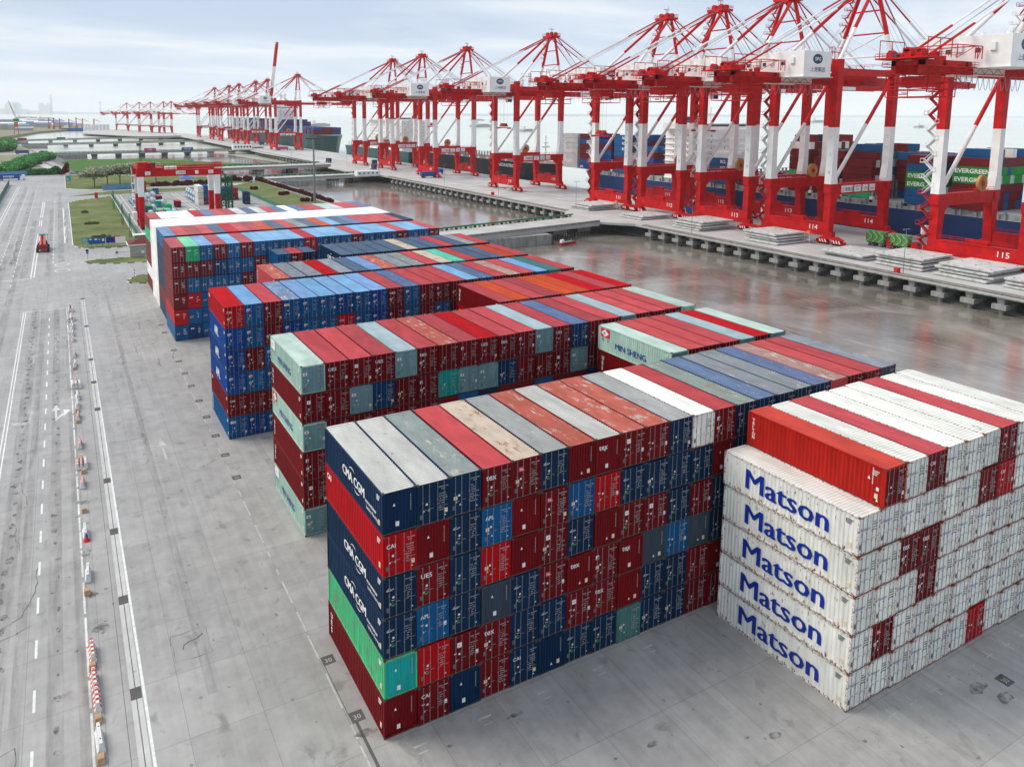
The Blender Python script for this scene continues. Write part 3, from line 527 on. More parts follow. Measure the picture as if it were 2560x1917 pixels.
def logo_to(m, lg, H=CH):
    U, V, Y = (1, 0, 0), (0, 0, 1), -.012
    T = lambda s, x, z, sz, mt=0, bold=.012, sx=1: m.text(s, (x, Y, z), U, V, sz, mt, bold, sx=sx)
    if lg == 'tex': T('tex', .28, H-.95, .62)
    elif lg == 'CAI': m.text('CAI', (.24, -.032, H-.92), U, V, .42, 0, .012)
    elif lg == 'UES': T('UES', .26, H-.92, .46, sx=1.15)
    elif lg == 'APL': m.box(.3, .75, -.01, .03, H-.95, H-.62, 6); m.box(.56, .78, -.014, .03, H-.95, H-.72, 7); T('APL', .32, H-.9, .26, 5, .02)
    elif lg == 'APW': T('APL', .26, H-.95, .42)
    elif lg == 'TAL': m.box(.55, .95, -.01, .03, H-.95, H-.62, 4); m.text('TAL', (.58, -.016, H-.87), U, V, .24, 0, .02)
    elif lg == 'T': m.box(.55, .9, -.01, .03, H-1.0, H-.65, 6); m.box(.62, .83, -.015, .03, H-.8, H-.77, 7); m.box(.71, .74, -.015, .03, H-.93, H-.78, 7)
    elif lg == 'F': m.box(.28, .56, -.01, .03, H-1.0, H-.66, 6); m.quad([(.3, -.014, H-.98), (.52, -.014, H-.98), (.54, -.014, H-.7)], 5)
    elif lg == 'CMA': m.box(.22, .62, -.01, .0, H-.98, H-.955, 0); m.text('CMA CGM', (.2, Y, H-.94), U, V, .12, 0, .01); m.quad([(.3, Y, H-.84), (.5, Y, H-.8), (.5, Y, H-.77), (.3, Y, H-.81)], 0)
    elif lg == 'MAT': m.text('Matson', (.2, Y, H-1.12), (1, 0, 0), V, .34, 5, .0, sx=1.05)
    elif lg == 'MS': m.box(.2, .62, -.01, .03, H-1.0, H-.72, 6); m.quad([(.41-.14, -.014, H-.86), (.41, -.014, H-.95), (.41+.14, -.014, H-.86), (.41, -.014, H-.77)], 7 if random.random() < .5 else 5)
    elif lg == 'PIL': m.box(.25, .55, -.01, .03, H-.85, H-.55, 6); m.box(.5, .95, -.01, .03, H-.85, H-.55, 1); T('PIL', .6, H-.8, .26, 7, .02)
    elif lg == 'ST': T('ST', .3, H-1.6, .5, 1, .04, 1.3); m.quad([(.35, Y, H-.6), (.75, Y, H-.6), (.5, Y, H-.45)], 0)
    elif lg == 'CR': T('CRONOS', .22, H-.9, .22, 0, .02)
MESH = {}
def cached(key, fn, mats):
    if key not in MESH:
        o = fn().build('shape_source', mats); MESH[key] = o.data; bpy.data.objects.remove(o)
    return MESH[key]
def child(name, me, parent, col=None):
    o = bpy.data.objects.new(name, me); COL.objects.link(o); o.parent = parent
    if col: o.color = col
    return o
def col_of(k, wear):
    c = PAL[k]; h = .01 if min(c) > .3 else .05; j = random.uniform(.88, 1.06 if h < .02 else 1.12); return (c[0]*j, c[1]*j*random.uniform(1-h, 1+h), c[2]*j*random.uniform(1-h, 1+h)*(.95 if h < .02 else 1), wear)
def side_lettering(style):
    """writing on the long side that faces the road (x = 0, read from the back end towards the doors)"""
    m = MB(); U, V = (0, -1, 0), (0, 0, 1); X = .0; H = CH
    T = lambda s, y, z, sz, mt=0, bold=.02, sx=1, X=X: m.text(s, (X, y, z), U, V, sz, mt, bold, sx=sx)
    def codes():
        for k in range(3): 
            for i in range(6-k): m.box(X-.003, X+.03, .95-i*.09, 1.0-i*.09, H-.5-k*.14, H-.42-k*.14, 0 if not style.startswith('MATSON') else 2)
        m.box(X-.003, X+.03, .5, .75, .5, .85, 1)
    if style.startswith('MATSON'):
        rs = random.Random(style)
        for k in range(46): yy = rs.uniform(.3, 11.9); m.box(X-.002, X+.03, yy, yy+rs.uniform(.015, .05), .14, .14+rs.uniform(.06, .42)*rs.random(), 8)
        for k in range(14): yy = rs.uniform(.3, 11.9); zz = rs.uniform(1.8, 2.7); m.box(X-.002, X+.03, yy, yy+rs.uniform(.01, .03), zz, zz+rs.uniform(.05, .3), 8)
        m.btext('Matson', (X, 10.05, .70), U, V, 2.35, 5, .065, (-1, 0, 0), sx=1.12); codes()
    elif style == 'CMA':
        m.btext('CMA CGM', (X, 7.95, 1.1), U, V, 1.02, 0, .05, (-1, 0, 0), sx=.98)
        for sg, cy, cz in ((1, 5.9, 1.95), (-1, 4.9, .98)):
            for a in range(6):
                t0, t1 = -.9+a*.3, -.6+a*.3; m.quad([(X, cy-.75*math.sin(t0), cz+sg*.42*math.cos(t0)-sg*.2), (X, cy-.75*math.sin(t1), cz+sg*.42*math.cos(t1)-sg*.2), (X, cy-.7*math.sin(t1), cz+sg*.5*math.cos(t1)-sg*.2), (X, cy-.7*math.sin(t0), cz+sg*.5*math.cos(t0)-sg*.2)][::sg], 0)
        T('ecocontainer', 3.2, 1.0, .40, 0, .02, .98); T('bamboo flooring', 3.0, .58, .36, 0, .012, .9); codes()
    elif style == 'CAI': T('CAI', 11.75, H-.95, .62, 0, .04); codes()
    elif style in ('MS', 'MSR', 'MSB'):
        m.btext('MIN SHENG', (X, 9.15, .8), U, V, 1.0, 5, .01, (-1, 0, 0), sx=1.0)
        f = 7 if style != 'MSB' else 6; m.box(X-.003, X+.03, 10.2, 11.75, 1.72, 2.72, 7 if style == 'MSR' else 6)
        m.quad([(X-.006, 11.65, 2.2), (X-.006, 10.98, 1.78), (X-.006, 10.3, 2.2), (X-.006, 10.98, 2.66)][::-1][::-1], 6)
        for a, b in ((11.2, 10.8),): m.text('民', (X-.01, 11.28, 2.03), U, V, .42, 5, .01)
        T('民', 11.5, 1.3, .3, 5); T('生', 10.55, 1.3, .3, 5); codes()
    elif style == 'APL': m.btext('APL', (X, 7.9, .62), U, V, 1.75, 0, .09, (-1, 0, 0), sx=.95); codes()
    elif style == 'UESV':
        for i, ch in enumerate('UES'): m.text(ch, (X, 11.55, H-1.05-i*.62), U, V, .62, 0, .04)
        codes()
    elif style == 'TRITON':
        for i, ch in enumerate('TRITON'): m.text(ch, (X, 11.7, H-.75-i*.30), U, V, .36, 0, .03)
        m.quad([(X, 1.35, 1.75), (X, 1.12, 1.75), (X, 1.23, 2.0)], 0); m.quad([(X, .62, .3), (X, .45, .3), (X, .53, .62)], 0); codes()
        for k in range(8): m.box(X-.003, X+.03, .92, .98, H-.35-k*.16, H-.25-k*.16, 0)
        m.box(X-.003, X+.03, .45, .65, 1.1, 1.35, 0)
    elif style == 'STRIPE': m.box(X-.003, X+.03, 11.5, 11.75, .3, 2.6, 0); codes()
    elif style == 'EVERV': m.box(X-.003, X+.03, 11.3, 11.75, .5, 2.6, 6); codes()
    elif style == 'HAN': m.box(X-.003, X+.03, 7.4, 9.6, 1.3, 2.2, 7); m.text('HAN', (X-.01, 9.3, .5), U, V, 1.0, 0, .05)
    else: codes()
    return m
ORD = 'first second third fourth fifth sixth seventh eighth ninth tenth eleventh twelfth thirteenth fourteenth fifteenth sixteenth seventeenth eighteenth nineteenth twentieth twenty-first twenty-second'.split()
TIER = {6: 'top', 5: 'fifth', 4: 'fourth', 3: 'third', 2: 'second', 1: 'bottom'}
WEAR = dict(gl=.4, gy=.5, c=.7, p=.75, sal=.68, bw=.75, gb=.6, gs=.6, B=.5)
def container(x, y, z, body, roof=None, end='D', logo=None, side=None, L=CL, wear=None, lab='', row=''):
    me = cached(('body', L), lambda: body_mesh(L, CH, round(34*L/CL)), ['container_paint', 'frame_grime_shade' if body != 'w' else 'frame_grime_shade'])
    if body == 'w': me = cached(('bodyw', L), lambda: body_mesh(L, CH, round(34*L/CL), 2), ['container_paint', 'rust', 'rusty_white'])
    if side and side.startswith('MS') and body == 'sd': body = 's'; dcol = 'sd'
    else: dcol = body
    root = bpy.data.objects.new('shipping_container', me); COL.objects.link(root); jx = random.uniform(-.02, .02)
    root.location = (x+jx, y+random.uniform(-.10, .05), z); root.rotation_euler = (0, 0, R(random.uniform(-.12, .12))); wr = random.uniform(0, .3) if wear is None else wear; c = col_of(body, wr); root.color = c; c2 = col_of(dcol, wr) if dcol != body else c; c2 = col_of('t', .1) if body == 'Gw' else c2
    if roof: child('roof', cached(('roof', L), lambda: roof_mesh(L), 'container_roof_paint'), root, col_of(roof, WEAR.get(roof, random.uniform(.0, .22))))
    if end == 'D':
        for k in (0, 1): child('door', cached(('door', k), lambda: door_mesh(k), ['container_paint', 'galvanised']), root, c2 if body != 'orr' else col_of('m', .1))
        v = random.randrange(4) if logo != 'CMA' else 1
        mk = (lambda: (lambda q: (logo_to(q, logo), q)[1])(door_marks(v))) if body not in ('w',) else (lambda: (lambda q: (logo_to(q, logo), q)[1])(white_marks()))
        child('lettering', cached(('dm', v, logo, body == 'w'), mk, MK), root)
    elif end == 'B':
        child('end_wall', cached('blank', blank_mesh, 'container_paint'), root, c2)
        v = random.randrange(2); child('lettering', cached(('bm', v, logo), lambda: (lambda q: (logo_to(q, logo), q)[1])(blank_marks(v)), MK), root)
    if side:
        o = child('lettering', cached(('side', side), lambda: side_lettering(side), MK), root); o.name = 'side_lettering'
    tag(root, lab, 'shipping container', row); return root
def white_marks():
    m = MB(); m.box(.22, .36, -.002, .03, .5, .85, 2); m.box(CW-.45, CW-.22, -.002, .03, .55, .9, 1)
    for k in range(4): m.box(CW*.5+.4, CW*.5+.4+random.uniform(.2, .5), .0, .03, CH-.7-k*.2, CH-.66-k*.2, 2)
    m.quad([(.3, -.01, 1.5), (.4, -.01, 1.38), (.42, -.01, 1.52)], 5); return m
# the rest of the stacks: everything past the individually built ones
class Rest:
    def __init__(s): s.mb = MB(); s.keys = sorted(PAL)+['lettering', 'rods']
    def box(s, x, y, z, k, L=CL, roof=None, W=CW, H=CH, rods=False, rot=False):
        i = s.keys.index(k); j = s.keys.index(roof or k)
        if rot: s.mb.box(x, x+L, y, y+W, z, z+H, i, 't'); s.mb.quad([(x, y, z+H), (x+L, y, z+H), (x+L, y+W, z+H), (x, y+W, z+H)], j); return
        s.mb.box(x, x+W, y, y+L, z+.03, z+H-.03, i, 't'); s.mb.quad([(x, y, z+H-.03), (x+W, y, z+H-.03), (x+W, y+L, z+H-.03), (x, y+L, z+H-.03)], j)
        if rods:
            q = s.keys.index('rods')
            for f in (.17, .38, .62, .83): s.mb.box(x+W*f-.02, x+W*f+.02, y-.04, y-.005, z+.1, z+H-.1, q)
    def build(s, name):
        ms = []
        for k in s.keys:
            if k == 'lettering': ms.append('marking_white'); continue
            if k == 'rods': ms.append('wire_grey'); continue
            if 'rest_'+k not in MATS: mat('rest_'+k, PAL[k], 0.6, noise=0.22, nscale=0.35, rust=0.1, stretch=(1, .4, 1))
            ms.append('rest_'+k)
        o = s.mb.build(name, ms); return o
rest = Rest()
BODY_OF = dict(r='m', rb='m', R='R', o='o', sal='r', p='m', sl='n', lb='b', bl='b', bw='b', gy='n', gl='n', sm='s', sb='sd', Gr='G', c='m', gs='n', gb='n', B='b', gt='gt', Gt='t', w='w', n='n', m='m', b='b', s='s')
def row(x0, y0, roofs, fronts, sides, phrase, group, n=None, L=CL, first=1, fillers=True, tiers=6, topless=()):
    """one long row of stacks; fronts[t] lists the ends seen in each tier from the top down: colour+end+:logo"""
    roofs = roofs.split(); n = len(roofs)
    fr = [f.split() for f in fronts]
    for i in range(n):
        x = x0+i*PT
        for ti in range(tiers):
            t = tiers-ti; tok = fr[ti][i] if ti < len(fr) and i < len(fr[ti]) else None
            if i in topless and ti == 0: continue
            top = ti == 0 or (i in topless and ti == 1)
            sd_ = sides[ti] if i == 0 and ti < len(sides) else None
            if tok == '-': tok = None
            if not (top or tok or sd_):
                if fillers: rest.box(x, y0, (t-1)*TH, random.choice(['m', 'm', 'n', 'b']), L)
                continue
            end, lg = 'D', None
            if tok:
                c, _, lg = tok.partition(':'); lg = lg or None
                if c[-1] in 'DB' and len(c) > 1: end = c[-1]; c = c[:-1]
            else: c = BODY_OF.get(roofs[i], roofs[i]); end = 'D' if top else None
            style = sd_ if sd_ else None; wear = None
            if topless and i == 1 and ti == 0: style = 'TRITON'; c = 'orr'
            if style == 'GWORN': wear = .72
            rf_ = CN[roofs[i]]; lab = f'{CN[c]} container'+(f' with {rf_} roof' if rf_ != CN[c] else '')+f', {ORD[i+first-1]} from left, {TIER[t]} tier, {phrase}'
            if not top: lab = f'{CN[c]} container, {ORD[i+first-1]} from left, {TIER[t]} tier of {phrase}'
            if i in topless: lab = f'white container one tier lower than its neighbours, at the near end of {phrase}'
            container(x, y0, (t-1)*TH, c, roofs[i] if top else None, end, lg, style, L, wear, lab, group)
G1 = 'containers stacked in long rows in the yard'
row(0, 0, 'gl gl gs r c gy sal gl sal sal gy w r gs B gb gb B p r r gb',
    ['nB nD nD mD:tex mD:TAL nD:CMA mB mB:tex mD:T mD nD wD mD:F nD:CMA nD nD nD nD rB mD mD ngD',
     'RD:CAI mB nD:CMA bD:APW mB mD:TAL bD RD nD:CMA nD nD nD:CMA mB nD',
     'nD:CMA mD:UES nD RD mB mD:T nD:CMA mB mD:T mD:T nD:CMA mD nD',
     'nD:CMA bD:APW nD:CMA ngB nD:CMA mD:TAL mB:tex mD:F mB:tex ngB bD ngB nD',
     'GwB RD mD:T mD:tex nD nD:CMA mD:T mD:tex mB nD:CMA nD:CMA mD mB',
     'mB mD:CAI nB mD nD:CAI nB nD:CMA nD:CMA gtD nD nD mD mD'],
    ['CMA', 'CAI', 'CMA', 'CMA', 'GWORN', 'UESV'], 'nearest row', G1)
row(30.18, -13.55, 'w orf w r w w w r w w',
    ['wD mD wD:MAT mD:CAI wD:MAT wD:MAT wD:MAT mD:TAL wD:MAT wD:MAT'] + [
     'wD:MAT wD:MAT wD:MAT wD:MAT wD:MAT wD:MAT mD RD:CAI wD:MAT wD:MAT', 'wD:MAT wD:MAT mD:tex mD:tex wD:MAT wD:MAT wD:MAT wD:MAT wD:MAT wD:MAT',
     'wD:MAT wD:MAT wD:MAT mD:CAI wD:MAT wD:MAT wD:MAT wD:MAT wD:MAT wD:MAT', 'wD:MAT mD:TAL wD:MAT wD:MAT wD:MAT wD:MAT wD:MAT wD:MAT wD:MAT wD:MAT', 'wD:MAT wD:MAT wD:MAT wD:MAT wD:MAT wD:MAT RD wD:MAT wD:MAT wD:MAT'],
    [None, 'MATSON', 'MATSONb', 'MATSONc', 'MATSONd', 'MATSONe'], 'white block', 'containers in the mostly white block', topless=(0,))
row(37.95, 13.35, 'sm r r r sb R sm', ['sdD:MS mD mD mD sdD:MS mD sdD:MS', 'mD'], ['MSR', 'UESV'], 'short row second back', G1)
row(2.35, 27.2, 'sm r r rb sb r sal rb R r r sb r B rb r sb r r r sm',
    ['sdD:MS mD:UES mD:T mD:UES sdD:MS mD:tex mD mD:F mD:UES mD:tex mD:F sdD:MS mD:UES n2D mD',
     'mD:T mD:F sdD:MS n2D mD mD:F tD sdD:MS sdD:MS n2D mD mD mD:T sdD:MS mD',
     'sdD:MS mD mD mD mD mD', 'mD:F', 'mD:T', 'sdD:MS'], ['MSB', 'UESV', 'MSR', 'UESV', 'UESV', 'MSB'], 'third row', G1)
row(33.0, 40.4, 'rb o r rb o o R rb R', ['mD', 'RD'], ['UESV', 'UESV'], 'short red row', G1)
row(.15, 54.6, 'R lb r bw bl lb bl lb bl rb B r r r lb B r p r bl gt r',
    ['RD:CAI bD:APL mD:F bD:PIL bD:APL bD:APL kD:APL bD:APL kD:APL mD:UES bD:APL mD mD:F mD mD',
     'kD:APL bD:APL mD kD:APL bD:APL bD:APL RD:CAI bD:APL kD:APL mD:F bD:APL mD bD:APL mD bD:APL',
     'kD:APL mD:F bD:APL', 'kD:APL bD:APL bD:APL', 'mD:CAI mD mD', 'bD:PIL kD:APL bD:APL'], ['CAI', 'APL', 'APL', 'APL', 'CAI', 'STRIPE'], 'blue-roofed row', G1)
row(10.1, 68.2, 'sal gb gb R gb sl bl sal gb gs r c Gt r sl sl o r', [], ['UESV', None], 'row past blue-roofed one', G1)
row(25.4, 82.4, 'sl sl sl sl sl c sl sl r sl gb r', [], ['CMA', None], 'slate-roofed short row', G1)
for i, (c, rf) in enumerate((('b', 'sl'), ('m', 'r'), ('n', 'sl'))):
    container(17.4+i*PT, 95.4, 13.6, c, rf, 'D', 'tex' if i == 1 else None, None, 6.06, None, f'{CN[c]} half-length container, {ORD[i]} of the trio near the slate-roofed short row', G1)
    for t in range(5): rest.box(17.4+i*PT, 95.4, .0+t*2.72, 'n' if i != 1 else 'm', 6.06, H=2.68)
# rows beyond: their smaller boxes belong to the mass
def far_row(x0, y0, L, roofs, fronts, sides, rods=True, W=CW):
    roofs = roofs.split(); fr = [f.split() for f in fronts]
    for i, rf in enumerate(roofs):
        for ti in range(6):
            c = fr[ti][i] if ti < len(fr) and i < len(fr[ti]) else (sides[ti] if i == 0 else (BODY_OF.get(rf, rf) if ti == 0 else random.choice('mbmn')))
            rest.box(x0+i*PT, y0, (5-ti)*TH, c, L, rf if ti == 0 else None, rods=ti < 3 and bool(fronts))
            if fronts and ti < len(fr) and i < len(fr[ti]):
                q = rest.keys.index('lettering')
                for k in range(4): xx = x0+i*PT+1.45+random.uniform(0, .2); rest.mb.box(xx, xx+random.uniform(.2, .6), y0-.03, y0, (5-ti)*TH+1.2+k*.3, (5-ti)*TH+1.28+k*.3, q)
                if c == 'b': rest.mb.text('ST', (x0+i*PT+.25, y0-.05, (5-ti)*TH+1.2), (1, 0, 0), (0, 0, 1), .5, rest.keys.index('c'), .02, sx=1.3)
                else: rest.mb.box(x0+i*PT+.3, x0+i*PT+.9, y0-.03, y0, (5-ti)*TH+2.0, (5-ti)*TH+2.2, q)
far_row(-.2, 103.8, CL+.4, 'rb Gr bl rb lb rb lb lb lb lb R lb lb lb r lb lb lb r lb lb r', ['m G b m b m b b b b R b b b m b b b m b b m', 'm m m n2 b b m b', 'm b b b b m', 'm R b', 'R b b', 'b n2 b'], 'mmmmRb')
far_row(.2, 118.7, 13.2, 'bw r rb r sl R r rb o sl r gs sl o lb sl B r r r r n', [], ['b', 'n', 'n', 'n', 'm', 'n'])
far_row(.25, 132.9, 13.2, ' '.join(['w']*22), [], 'wwwwww')
far_row(.4, 146.9, 12.9, 'rb w w w R B r rb gl sl gl r B w B rb r s gl r r B', [], ['m', 'G', 'm', 'm', 'w', 'm'])
# ================================================================ quay, jetties, trestle bridges
m = MB()
m.prism([(181, -120), (252, -120), (252, 870), (248, 1300), (232, 1500), (181, 1500), (181, 870), (178, 800), (184, 610), (181, 606), (181, 560), (172, 545), (172, 470), (178, 455), (181, 440), (181, 229), (177, 226), (172, 213), (172, 195), (181, 184)], -0.9, 0.0, 0)
m.box(203.6, 204.4, -100, 1400, 0, .012, 1); m.box(209.4, 210, -100, 1400, 0, .012, 1); m.box(236.6, 237.2, -100, 1400, 0, .012, 1)
for yy in range(-60, 1200, 9): m.box(215+(yy % 3)*4, 215.2+(yy % 3)*4, yy, yy+5, 0, .01, 2)
quay = struct('quay_deck', m, ['deck_concrete', 'rail_rust', 'worn_paint'])
m = MB()
for y0, y1 in ((-120, 180), (231, 440), (605, 860)):
    m.box(181.0, 181.5, y0, y1, -.15, .32, 0); m.box(182.4, 182.9, y0, y1, 0.0, .25, 1); m.box(181.5, 182.4, y0, y1, 0, .10, 1); m.box(180.7, 181.0, y0, y1, -.9, -.6, 0)
tag(m.build('parapet', ['concrete_pier', 'rail_rust']), 'low concrete parapet with a rusty pipe run along the quay edge', 'parapet')
b = MB(); b.frus((.2, 0, -2.7), (.2, 0, -.9), (.75, .7), (1.05, .95)); b.box(1, 9, -.6, .6, -2.0, -.9); b.box(-1.45, 2.6, -1.65, 1.65, -3.85, -2.6); b.tube((.2, 0, -7.5), (.2, 0, -3.75), .6, 0, 10); b.box(5, 7.5, -1.2, 1.2, -3.4, -2.0); b.tube((6, 0, -7.5), (6, 0, -3.4), .6, 0, 8)
b0 = b.build('pile_bent', 'concrete_pier')
ys = [i*7.35 for i in range(-12, 25)]+[235+i*7.35 for i in range(0, 28)]+[612+i*12 for i in range(0, 20)]
for i, y in enumerate(ys):
    o = b0 if i == 0 else copy_tree(b0); o.location = (182.4, y, 0); o.parent = quay
m = MB(); m.box(196, 250, -110, 868, -7, -.92); m.box(186, 196, 184, 228, -7, -.92); tag(m.build('quay_substructure', 'pile_dark'), kind='structure')
def bridge(x0, x1, y0a, y1a, y0b, y1b, piers, lab, wall=0, z=0.0, green=True, pw=3, st='concrete_pier'):
    """deck from (x0, y0a..y1a) to (x1, y0b..y1b) on pile piers"""
    t = empty('trestle_bridge', (x0, y0a, z)); t['label'] = lab; t['category'] = 'bridge'
    d = MB(); P = [(0, 0), (x1-x0, y0b-y0a), (x1-x0, y1b-y0a), (0, y1a-y0a)]; d.prism(P, -1.5, 0); d.build('deck', 'deck_concrete', t)
    for nm, (A, B), mt, h in (('parapet', (P[0], P[1]), 'concrete_pier', .8), ('railing' if green else 'parapet', (P[3], P[2]), 'fence_green' if green else 'concrete_pier', 1.3 if green else .8)):
        e = MB(); A = Vector(A); B = Vector(B); dd = (B-A).normalized(); s_ = Vector((-dd.y, dd.x))*.15; L = (B-A).length; n = int(L/2.2)
        if nm == 'railing':
            e.prism([A-s_, B-s_, B+s_, A+s_], .75, .95, 0); e.prism([A-s_*.5, B-s_*.5, B+s_*.5, A+s_*.5], .95, h, 0)
            for j in range(n): q0, q1 = A.lerp(B, j/n), A.lerp(B, (j+.5)/n); e.prism([q0-s_, q1-s_, q1+s_, q0+s_], 0, .7, 1+j % 2)
            e.build(nm, ['fence_green', 'kerb_black', 'block_tan'], t)
        else:
            e.prism([A-s_*1.5, B-s_*1.5, B+s_*1.5, A+s_*1.5], 0, h, 0); e.build(nm, [mt], t)
    for px in piers:
        f = (px-x0)/(x1-x0); a = f*(y0b-y0a); bb = (y1a-y0a)+f*(y1b-y1a); e = MB(); e.box(px-x0-pw, px-x0+pw, a-.5, bb+.5, -3.0, -1.5)
        for k in range(pw*2-1):
            for yy in (a+.5, (a+bb)/2, bb-.5): e.tube((px-x0-pw+.8+k*1.15, yy, -8), (px-x0-pw+.8+k*1.15, yy, -3.0), .33, 0, 6)
        e.build('pier', 'pile_dark', t)
    if wall: e = MB(); e.box(0, wall, .4, y1a-y0a-1, -5.4, -1.5); e.build('end_wall', st, t)
    return t
bridge(102, 171.97, 185, 202, 195, 213, (150, 163), 'nearest concrete jetty road with a green railing, behind the far stacks', 40)
bridge(98, 180, 449, 473, 460, 479, (148, 165), 'second jetty road with a green railing, running right to the quay', 42)
bridge(20, 182, 553, 580, 568, 600, (60, 90, 122, 150), 'third bridge road with dark pile piers crossing the basin', 8)
bridge(-22, 184, 862, 876, 880, 894, (15, 39, 63, 87, 112, 138, 163), 'fourth bridge with dark piers carrying two container trucks', 30)
bridge(-62, 184, 1126, 1140, 1205, 1219, (-10, 22, 54, 86, 118, 150), 'fifth thin bridge over the bright water, farther out', 30)
bridge(-100, 184, 1302, 1318, 1450, 1466, (-30, 5, 40, 75, 110, 145), 'sixth and farthest thin bridge over the bright water', 40)

# ================================================================ ship-to-shore cranes
RW = ['red_steel', 'white_steel', 'machinery_dark', 'stained_white_steel']
def railing(mb, p, q, mt=0, h=1.1, r=.06, step=3.0):
    p = Vector(p); q = Vector(q); n = max(1, int((q-p).length/step))
    for z in (h, h*.5): mb.tube(p+Vector((0, 0, z)), q+Vector((0, 0, z)), r, mt, 4)
    for i in range(n+1): a = p.lerp(q, i/n); mb.tube(a, a+Vector((0, 0, h)), r, mt, 4)
def make_crane():
    t = empty('quay_crane')
    # legs
    for x in (0, 30):
        for y in (0, 24):
            sx = 1 if x == 0 else -1; mb = MB()
            mb.frus((x+sx*.1, y, 3.6), (x+sx*.9, y, 17.2), (1.2, 1.2), (1.75, 1.2), 0); mb.box(x-1.45, x+1.45, y-1.28, y+1.28, 17.2, 20.3, 0)
            mb.frus((x+sx*.35, y, 20.3), (x, y, 26), (1.75, 1.25), (1.25, 1.2), 1); mb.box(x-1.25, x+1.25, y-1.2, y+1.2, 26, 39, 1)
            top = 61 if x == 0 else 58.5
            mb.frus((x, y, 39), (x, y, top), (1.25, 1.2), (1.35, 1.3), 0); mb.build('leg', RW, t)
    for y in (0, 24):
        mb = MB(); mb.box(1.4, 28.6, y-1.0, y+1.0, 16.7, 20.25, 0); mb.frus((2.6, y, 15.2), (3.0, y, 16.7), (.6, .9), (1.5, .9), 0); mb.frus((27.4, y, 15.2), (27, y, 16.7), (.6, .9), (1.5, .9), 0)
        railing(mb, (2, y-1, 20.2), (28, y-1, 20.2)); pb = mb.build('portal_beam', RW, t)
        if y == 0:
            for x0, x1, s, mt in ((4.5, 10.5, '上港集团', 1), (11.2, 14.8, '65t', 1), (15.6, 18.6, '', 1), (19.4, 22.4, 'ZPMC', 2)):
                q = MB(); q.box(x0, x1, -1.12, -1.02, 17.3, 19.6, 0); q.text(s, ((x0+x1)/2, -1.16, 17.75), (1, 0, 0), (0, 0, 1), 1.5 if s != 'ZPMC' and s != '65t' else 1.0, mt, .0, 'CENTER', 1.0)
                if s == '65t': q.box(x0+.5, x1-.5, -1.14, -1.11, 19.0, 19.2, 1)
                q.build('sign', ['plate_white', 'sign_navy', 'label_red'], pb)
    for x in (0, 30):
        mb = MB(); mb.box(x-1.0, x+1.0, 1.2, 22.8, 3.9, 7.2, 0); mb.box(x-.95, x+.95, -2.4, 26.4, 2.9, 4.4, 0); mb.box(x-.6, x+.6, 9, 15, 7.2, 8.4, 0); mb.box(x-1.25, x-1.0, 3, 21, 6.95, 7.1, 0); railing(mb, (x-1, 2, 7.5), (x-1, 22, 7.5)); mb.build('sill_beam', RW, t)
        for yc in (-1.6, 25.6):
            mb = MB(); mb.frus((x, yc, 1.9), (x, yc, 2.9), (1.0, 4.6), (.9, 2.2), 0)
            for k in (-1, 1):
                mb.frus((x, yc+k*2.6, .7), (x, yc+k*2.6, 2.1), (.85, 2.1), (.7, 1.1), 0)
                for q in (-1.6, -.55, .55, 1.6): mb.tube((x-.35, yc+k*2.6+q, .42), (x+.35, yc+k*2.6+q, .42), .42, 2, 10)
                for q in range(3): mb.quad([(x-.85, yc+k*2.6-1.5+q, .8), (x-.85, yc+k*2.6-1.1+q, .8), (x-.85, yc+k*2.6-.6+q, 1.9), (x-.85, yc+k*2.6-1.0+q, 1.9)][::-1], 1)
            mb.box(x-.6, x+.6, yc-5.2, yc-4.8, .6, 1.6, 0); mb.box(x-.6, x+.6, yc+4.8, yc+5.2, .6, 1.6, 0); mb.build('bogie', RW, t)
    # braces, cross beams
    for y in (0, 24):
        mb = MB(); mb.bar((1.4, y, 20.8), (29, y, 55.5), .62, ((.55, 3), (1, 0)), 10); mb.build('diagonal_brace', RW, t)
        mb = MB(); mb.box(1.3, 28.8, y-.7, y+.7, 56.0, 58.2, 0); mb.build('top_beam', RW, t)
    for x in (0, 30):
        mb = MB(); mb.box(x-1.0, x+1.0, 1.3, 22.7, 57.2 if x == 0 else 56.8, 59.6 if x == 0 else 58.6, 0); railing(mb, (x-1, 1, 59.6), (x-1, 23, 59.6)); mb.build('cross_beam', RW, t)
    # girder over the land side, boom over the water
    mb = MB()
    for y in (8.6, 15.4):
        for x0, x1, c in ((-39, -17, 0), (-17, -2, 1), (-2, 33, 0)): mb.box(x0, x1, y-.6, y+.6, 53.2, 56.6, c)
    for x in (-38.5, -30, -20): mb.box(x-.5, x+.5, 8, 16, 55.2, 56.4, 0)
    for yy in (6.8, 17.2): mb.box(-40, 33, yy-.5, yy+.5, 54.9, 55.1, 0); railing(mb, (-40, yy+(.5 if yy > 12 else -.5), 55.1), (33, yy+(.5 if yy > 12 else -.5), 55.1), 0, 1.2, .07, 4)
    mb.build('girder', RW, t)
    mb = MB(); mb.box(-42, -36, 5.5, 18.5, 56.7, 57.1, 0); railing(mb, (-42, 5.5, 57.1), (-42, 18.5, 57.1)); railing(mb, (-42, 5.5, 57.1), (-30, 5.5, 57.1)); railing(mb, (-42, 18.5, 57.1), (-30, 18.5, 57.1))
    for x, y, s in ((-40, 8, 1.2), (-38, 12, 1.5), (-39, 16, 1.1), (-36, 10, .9), (-34, 14, 1.0)): mb.box(x-s, x+s, y-s*.7, y+s*.7, 57.1, 57.1+s*1.3, 0); mb.tube((x-s, y, 57.4+s), (x+s, y, 57.4+s), s*.5, 0, 8)
